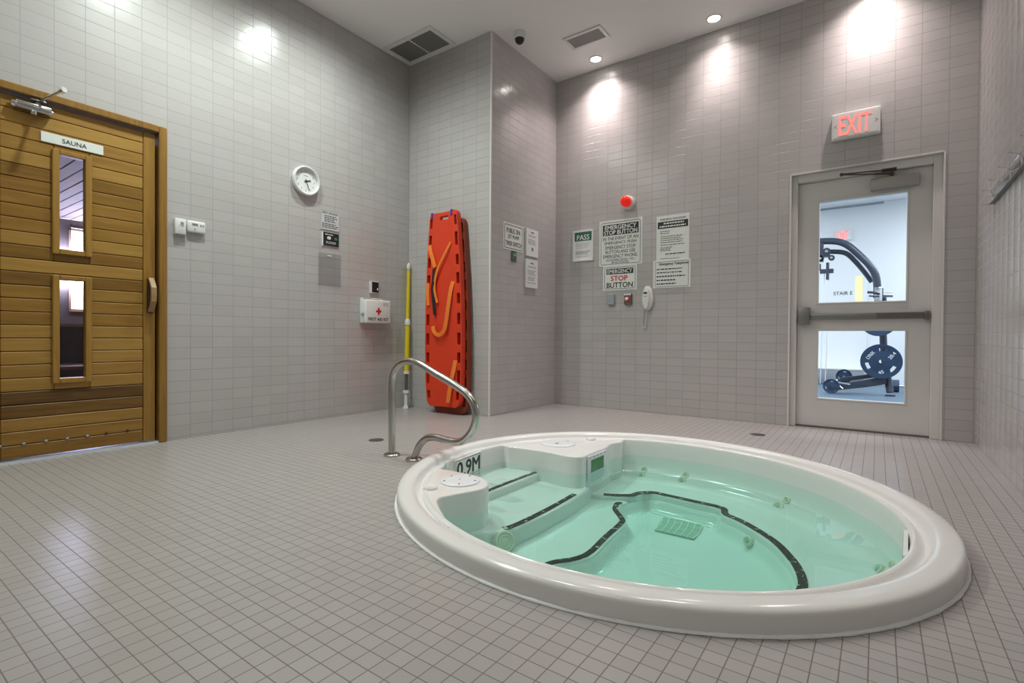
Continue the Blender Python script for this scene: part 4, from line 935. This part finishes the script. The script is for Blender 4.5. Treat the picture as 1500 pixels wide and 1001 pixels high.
# ------------------------------------------------------------------ gym door
YD = 5.10; K = YD / Y2
def dx(x): return CAM.x + (x - CAM.x) * K
def dz(z_): return CAM.z + (z_ - CAM.z) * K
dr = thing('door_2', 'beige steel exit door with two glass panes and push bar', 'door', at(0, 0, 0), None, 'structure')
LX0, LX1, LZT = 3.522, 4.434, 2.108
bm = bmn()                                                   # steel frame lining the opening
add_box(bm, DX0, LX0 + 0.002, Y2 + 0.035, Y2 + 0.145, 0, DZ); add_box(bm, LX1 - 0.002, DX1, Y2 + 0.035, Y2 + 0.145, 0, DZ); add_box(bm, LX0 + 0.002, LX1 - 0.002, Y2 + 0.035, Y2 + 0.145, LZT + 0.002, DZ)
obj('frame', bm, m_door, dr, bevel=0.006)
G = [(dx(3.690), dx(4.274), dz(1.066), dz(1.913)), (dx(3.693), dx(4.273), dz(0.263), dz(0.828))]
bm = bmn(); y0, y1 = YD, YD + 0.045
gx0, gx1 = G[0][0], G[0][1]
add_box(bm, LX0 + 0.003, gx0, y0, y1, 0.012, LZT - 0.002); add_box(bm, gx1, LX1 - 0.003, y0, y1, 0.012, LZT - 0.002)
add_box(bm, gx0, gx1, y0, y1, G[0][3], LZT - 0.002); add_box(bm, gx0, gx1, y0, y1, G[1][3], G[0][2]); add_box(bm, gx0, gx1, y0, y1, 0.012, G[1][2])
bmesh.ops.remove_doubles(bm, verts=bm.verts, dist=1e-5)
obj('leaf', bm, m_door, dr)
for a, b, c, d in G:
    bm = bmn(); q = 0.014
    add_box(bm, a - q, b + q, y0 - 0.006, y0 + 0.004, d, d + q); add_box(bm, a - q, b + q, y0 - 0.006, y0 + 0.004, c - q, c); add_box(bm, a - q, a, y0 - 0.006, y0 + 0.004, c, d); add_box(bm, b, b + q, y0 - 0.006, y0 + 0.004, c, d)
    gf = obj('glazing_bead', bm, m_door, dr, bevel=0.003)
    bm = bmn(); add_box(bm, a, b, y0 + 0.018, y0 + 0.024, c, d); obj('pane', bm, m_glass, gf)
# push bar
bm = bmn(); add_box(bm, dx(3.548), dx(4.413), y0 - 0.052, y0 - 0.010, dz(0.921), dz(0.974), 0.006); pb_ = obj('push_bar', bm, m_bar, dr, True)
bm = bmn(); add_box(bm, dx(3.549), dx(3.630), y0 - 0.075, y0, dz(0.880), dz(1.028), 0.006); obj('latch_case', bm, m_bar, pb_, True)
bm = bmn(); add_box(bm, dx(4.385), dx(4.418), y0 - 0.062, y0, dz(0.914), dz(0.980), 0.005); obj('end_cap', bm, m_dmetal, pb_, True)
bm = bmn(); add_box(bm, dx(4.09), dx(4.384), y0 - 0.0535, y0 - 0.050, dz(0.926), dz(0.969), 0.001); add_cyl(bm, (dx(4.0), y0 - 0.050, dz(0.948)), (dx(4.0), y0 - 0.0545, dz(0.948)), 0.005, n=12); obj('cover_plate', bm, m_dmetal, pb_)
# closer
bm = bmn(); add_box(bm, dx(4.04), dx(4.345), y0 - 0.055, y0, dz(1.945), dz(2.036), 0.006); clo = obj('door_closer', bm, plain('closer_cover', (0.42, 0.40, 0.38), 0.4, 0.5), dr, True)
bm = bmn()
add_ribbon(bm, [(dx(4.175), y0 - 0.040, dz(2.055)), (dx(3.85), y0 - 0.17, dz(2.068))], 0.022, 0.006, smooth=False); add_ribbon(bm, [(dx(3.85), y0 - 0.17, dz(2.074)), (dx(4.16), y0 - 0.030, dz(2.090))], 0.018, 0.006, smooth=False)
add_cyl(bm, (dx(3.85), y0 - 0.17, dz(2.062)), (dx(3.85), y0 - 0.17, dz(2.084)), 0.012, n=12); add_cyl(bm, (dx(4.175), y0 - 0.04, dz(2.03)), (dx(4.175), y0 - 0.04, dz(2.07)), 0.014, n=14)
add_box(bm, dx(4.11), dx(4.205), y0 - 0.052, y0 - 0.020, dz(2.084), dz(2.102), 0.003); obj('arm', bm, m_hdark, clo, True)
bm = bmn(); add_box(bm, LX0, LX1, YD - 0.02, YD + 0.07, 0.0, 0.010); obj('threshold', bm, m_dmetal, dr)

# ------------------------------------------------------------------ coat hooks on the right wall
t = thing('coat_hook_rail', 'dark metal coat hook rail on the right wall', 'coat rail', on_right(4.402, 1.66))
bm = bmn(); add_box(bm, 0.0, 1.85, -0.034, 0.022, 0.0, 0.008, 0.002); obj('back_plate', bm, m_dmetal, t)
bm = bmn(); add_box(bm, 0.0, 1.85, -0.040, -0.030, 0.0, 0.022, 0.003); obj('lower_lip', bm, m_dmetal, t)
bm = bmn(); add_cyl(bm, (0.0, 0.044, 0.012), (1.85, 0.044, 0.012), 0.004, n=8); obj('top_wire', bm, m_chrome, t, True)
for k in range(7):
    x = 0.012 + k * 0.27
    bm = bmn(); add_tube(bm, [(x, -0.020, 0.006), (x, 0.030, 0.010), (x, 0.046, 0.030), (x, 0.055, 0.062)], 0.0045, 8); add_tube(bm, [(x, -0.025, 0.010), (x, -0.040, 0.032), (x, -0.042, 0.062)], 0.0045, 8); obj('hook', bm, m_chrome, t, True)

# ------------------------------------------------------------------ gym beyond the door
GY0, GY1, GX0, GX1, GZ = Y2 + 0.15, 10.5, 0.0, 7.2, 3.05
bm = bmn(); add_box(bm, GX0, GX1, GY0, GY1, -0.1, 0.0); struct('floor_gym', bm, m_gymf, 'dark blue rubber gym floor beyond the exit door', 'floor')
bm = bmn(); add_box(bm, GX0, GX1, GY0, GY1, GZ, GZ + 0.1); struct('ceiling_gym', bm, m_gymw, 'white gym ceiling beyond the exit door', 'ceiling')
bm = bmn(); add_box(bm, GX0, GX1, GY1, GY1 + 0.1, 0, GZ); add_box(bm, GX0 - 0.1, GX0, GY0, GY1, 0, GZ); add_box(bm, GX1, GX1 + 0.1, GY0, GY1, 0, GZ); add_box(bm, XR + 0.15, GX1, GY0 - 0.1, GY0, 0, GZ)
struct('wall_gym', bm, m_gymw, 'white gym wall seen through the exit door panes', 'wall')
bm = bmn(); add_box(bm, 2.6, 4.16, GY1 - 0.012, GY1, 3.015, 3.05)
struct('trim_4', bm, m_grey, 'thin grey slot line high on the gym wall', 'trim')
exit_sign(on_back(3.594, 2.548, GY1), 'small red EXIT sign on the gym wall seen through the door', 0.26, 0.19, 0.04)
t = thing('door_3', 'white stair door with a narrow yellow lit pane in the gym', 'door', on_back(3.40, 0.0, GY1), None, 'structure')
bm = bmn(); add_box(bm, -0.45, 0.55, 0.0, 2.12, 0.0, 0.02, 0.003); obj('leaf', bm, m_gymw, t)
bm = bmn(); add_box(bm, 0.378, 0.484, 0.95, 1.831, 0.019, 0.024); obj('pane', bm, m_panel, t)
bm = bmn(); add_text(bm, 'STAIR E', 0.205, 1.548, 0.060, 0.275, 0.021, 0.001, 0.01); obj('lettering', bm, m_ink, t)
t = thing('gym_box', 'low grey padded box against the gym wall', 'box', at(3.3, 10.2, 0))
bm = bmn(); add_box(bm, -0.6, 0.62, -0.22, 0.28, 0.0, 0.265, 0.02); obj('body', bm, m_gbox, t, True)
bm = bmn(); add_box(bm, -0.605, 0.625, -0.225, 0.285, 0.245, 0.275, 0.008); obj('top_edge', bm, m_trim, t, True)

for (x, y), lb in zip(GYM_FILL, ('gym ceiling light panel near the door, left side', 'gym ceiling light panel near the door, right side', 'gym ceiling light panel by the far wall, left side', 'gym ceiling light panel by the far wall, right side')):
    t = thing('added_fill_panel', lb, 'ceiling light', on_ceil(x, y, GZ), 'light panels on the gym ceiling')  # unseen fixture added around each gym fill light
    bm = bmn(); add_box(bm, -0.74, 0.74, -0.54, 0.54, 0.0, 0.02, 0.003); obj('frame', bm, m_trim, t)
    bm = bmn(); add_box(bm, -0.70, 0.70, -0.50, 0.50, 0.021, 0.026); obj('diffuser', bm, m_fill, t)
YM = 8.5
gm = thing('weight_machine', 'dark blue weight machine with curved overhead arm beyond the door', 'gym machine', at(4.16, YM, 0))
def gpt(x, z_, y=YM): return (x - 4.16, y - YM, z_)
bm = bmn(); add_tube(bm, [gpt(x, z_) for x, z_ in ((3.20, 2.154), (3.434, 2.153), (3.619, 2.130), (3.748, 2.062), (3.875, 1.925), (3.99, 1.78), (4.060, 1.65), (4.085, 1.513), (4.092, 1.34))], 0.046, 12); obj('arm', bm, m_gymm, gm, True)
bm = bmn(); add_tube(bm, [gpt(x, z_, YM + 0.12) for x, z_ in ((3.40, 2.012), (3.55, 2.010), (3.715, 1.975), (3.83, 1.855), (3.945, 1.69), (4.03, 1.55))], 0.034, 12); obj('arm', bm, m_gymm, gm, True)
bm = bmn(); add_tube(bm, [gpt(4.150, 1.33, YM + 0.10), gpt(4.158, 0.9, YM + 0.10), gpt(4.175, 0.55, YM + 0.10), gpt(4.215, 0.25, YM + 0.06), gpt(4.245, 0.05, YM)], 0.043, 12); add_box(bm, 0.03, 0.14, -0.05, 0.05, 0.0, 0.02, 0.003); obj('post', bm, m_gymm, gm, True)
bm = bmn(); skin(bm, [[Vector(gpt(x, z_ + s * hh, YM + q)) for s, q in ((-1, -0.05), (1, -0.05), (1, 0.05), (-1, 0.05))] for x, z_, hh in ((3.56, 0.085, 0.045), (3.70, 0.095, 0.045), (3.95, 0.150, 0.05), (4.20, 0.215, 0.055))]); obj('base_beam', bm, m_gymm, gm, bevel=0.01)
bm = bmn(); skin(bm, [[Vector(gpt(x, z_ + s * 0.03, YM + q)) for s, q in ((-1, 0.12), (1, 0.12), (1, 0.18), (-1, 0.18))] for x, z_ in ((3.68, 0.18), (3.95, 0.235), (4.2, 0.29))]); obj('base_beam', bm, m_gymm, gm, bevel=0.008)
bm = bmn(); add_box(bm, *[v for v in (-0.77, -0.70, -0.06, 0.06, 1.86, 2.12)], 0.006); add_box(bm, -0.72, -0.62, -0.05, 0.05, 1.92, 1.98, 0.006); add_box(bm, -0.665, -0.63, -0.05, 0.05, 1.60, 1.84, 0.006); add_box(bm, -0.74, -0.575, -0.04, 0.04, 1.69, 1.75, 0.006); add_box(bm, -0.79, -0.73, -0.04, 0.04, 1.74, 1.83, 0.006); obj('pulley_block', bm, m_gymm, gm)
for xa, za, xb in ((3.475, 1.75, 3.44), (3.535, 1.62, 3.50)):
    bm = bmn(); add_cyl(bm, gpt(xa, za), gpt(xb, 0.12), 0.006, n=8); obj('cable', bm, m_paper, gm)
bm = bmn(); add_box(bm, -0.115, -0.005, -0.06, 0.0, 1.31, 1.45, 0.01); add_tube(bm, [(-0.18, -0.10, 1.395), (-0.10, -0.10, 1.385), (-0.05, -0.07, 1.37)], 0.017, 10); add_tube(bm, [(-0.16, -0.10, 1.345), (-0.05, -0.07, 1.335)], 0.013, 8); obj('grip', bm, m_gymm, gm, True)
bm = bmn(); add_cyl(bm, (-0.02, 0.0, 1.36), (0.10, 0.0, 1.35), 0.03, n=16); obj('sleeve', bm, m_chrome, gm, True)
bm = bmn(); add_box(bm, -0.105, -0.015, -0.068, -0.058, 1.27, 1.46, 0.008); obj('bracket', bm, m_chrome, gm, True)
for px_, pz_, pr_ in ((-0.66, 1.995, 0.05), (-0.60, 1.90, 0.04), (-0.735, 1.90, 0.045)):
    bm = bmn(); add_cyl(bm, (px_, -0.06, pz_), (px_, -0.02, pz_), pr_, n=20); obj('pulley', bm, m_gymm, gm, True)
    bm = bmn(); add_cyl(bm, (px_, -0.075, pz_), (px_, -0.055, pz_), pr_ * 0.4, n=14); obj('pulley_bolt', bm, m_chrome, gm, True)
for a_, b_ in (((-0.56, -0.10, 0.17), (-0.44, -0.12, 0.07)), ((-0.60, -0.10, 0.12), (-0.50, -0.10, 0.19)), ((-0.55, -0.10, 0.16), (-0.36, -0.10, 0.135))):
    bm = bmn(); add_cyl(bm, a_, b_, 0.014, n=10); obj('lever', bm, m_chrome, gm, True)
def weight_plate(x, y, z_, r, label, txt=False, tilt=0):
    t = thing('weight_plate', label, 'weight plate', on_back(x, z_, y), 'weight plates on the gym machine')
    # disc with three grip openings
    bm = bmn(); n = 48
    radii = [0.10, 0.34, 0.60, 0.77, 0.90, 1.0]
    V = {}
    for s_ in (0, 1):
        for i, q in enumerate(radii):
            for j in range(n):
                a = 2 * math.pi * j / n; zz = (0.030 if q > 0.85 or q < 0.4 else 0.022) if s_ else 0.0
                V[s_, i, j] = bm.verts.new((r * q * math.cos(a), r * q * math.sin(a), zz))
    hole = {(2, j) for k in range(3) for j in range(n) if abs(((360 * (j + .5) / n - (205 + 120 * k) + 180) % 360) - 180) < 15}
    for i in range(len(radii) - 1):
        for j in range(n):
            if (i, j) in hole: continue
            k = (j + 1) % n
            bm.faces.new((V[1, i, j], V[1, i + 1, j], V[1, i + 1, k], V[1, i, k])); bm.faces.new((V[0, i, j], V[0, i, k], V[0, i + 1, k], V[0, i + 1, j]))
            if i == 0 or (i - 1, j) in hole: bm.faces.new((V[0, i, j], V[1, i, j], V[1, i, k], V[0, i, k]))
            if i == len(radii) - 2 or (i + 1, j) in hole: bm.faces.new((V[0, i + 1, j], V[0, i + 1, k], V[1, i + 1, k], V[1, i + 1, j]))
            for jj, q in ((j - 1) % n, j), ((j + 1) % n, k):
                if (i, jj) in hole: bm.faces.new((V[0, i, q], V[0, i + 1, q], V[1, i + 1, q], V[1, i, q]))
    obj('disc', bm, m_plate, t, True)
    bm = bmn(); add_lathe(bm, [(r * 0.16, 0.03), (r * 0.15, 0.036), (r * 0.10, 0.036), (r * 0.10, 0.03)], 24, capends=False); obj('hub', bm, m_gymm, t, True)
    if txt:
        bm = bmn()
        for s, a, rot, h_, wd in (('LYNX', 145, 52, 0.042, 0.115), ('20.4', 35, -55 + 108, 0.042, 0.10), ('45', 270, 20, 0.042, 0.06)):
            mt = Matrix.Translation((r * 0.62 * math.cos(R(a)), r * 0.62 * math.sin(R(a)), 0)) @ Matrix.Rotation(R(rot), 4, 'Z')
            add_text(bm, s, 0, 0, h_, wd, 0.0305, 0.001, 0.03, mt)
        obj('lettering', bm, m_paper, t)
    return t
weight_plate(4.141, YM - 0.055, 0.463, 0.232, 'large blue black weight plate low on the gym machine post', True)
weight_plate(4.108, YM - 0.055, 1.007, 0.205, 'weight plate higher on the machine, half hidden by the push bar')
weight_plate(3.714, YM + 0.26, 0.224, 0.100, 'small weight plate standing behind the sloping machine beam')
weight_plate(3.585, YM - 0.15, 0.105, 0.10, 'small weight plate lying against the low end of the machine beam')
t = thing('dumbbell', 'dark dumbbell on the gym floor at the right of the machine', 'dumbbell', at(4.42, 9.2, 0.0))
bm = bmn(); add_cyl(bm, (-0.10, 0, 0.09), (0.10, 0, 0.09), 0.016, n=12); obj('bar', bm, m_chrome, t, True)
for s in (-1, 1):
    bm = bmn(); add_cyl(bm, (s * 0.06, 0, 0.09), (s * 0.16, 0, 0.09), 0.09, n=8); obj('head', bm, m_plate, t, bevel=0.008)
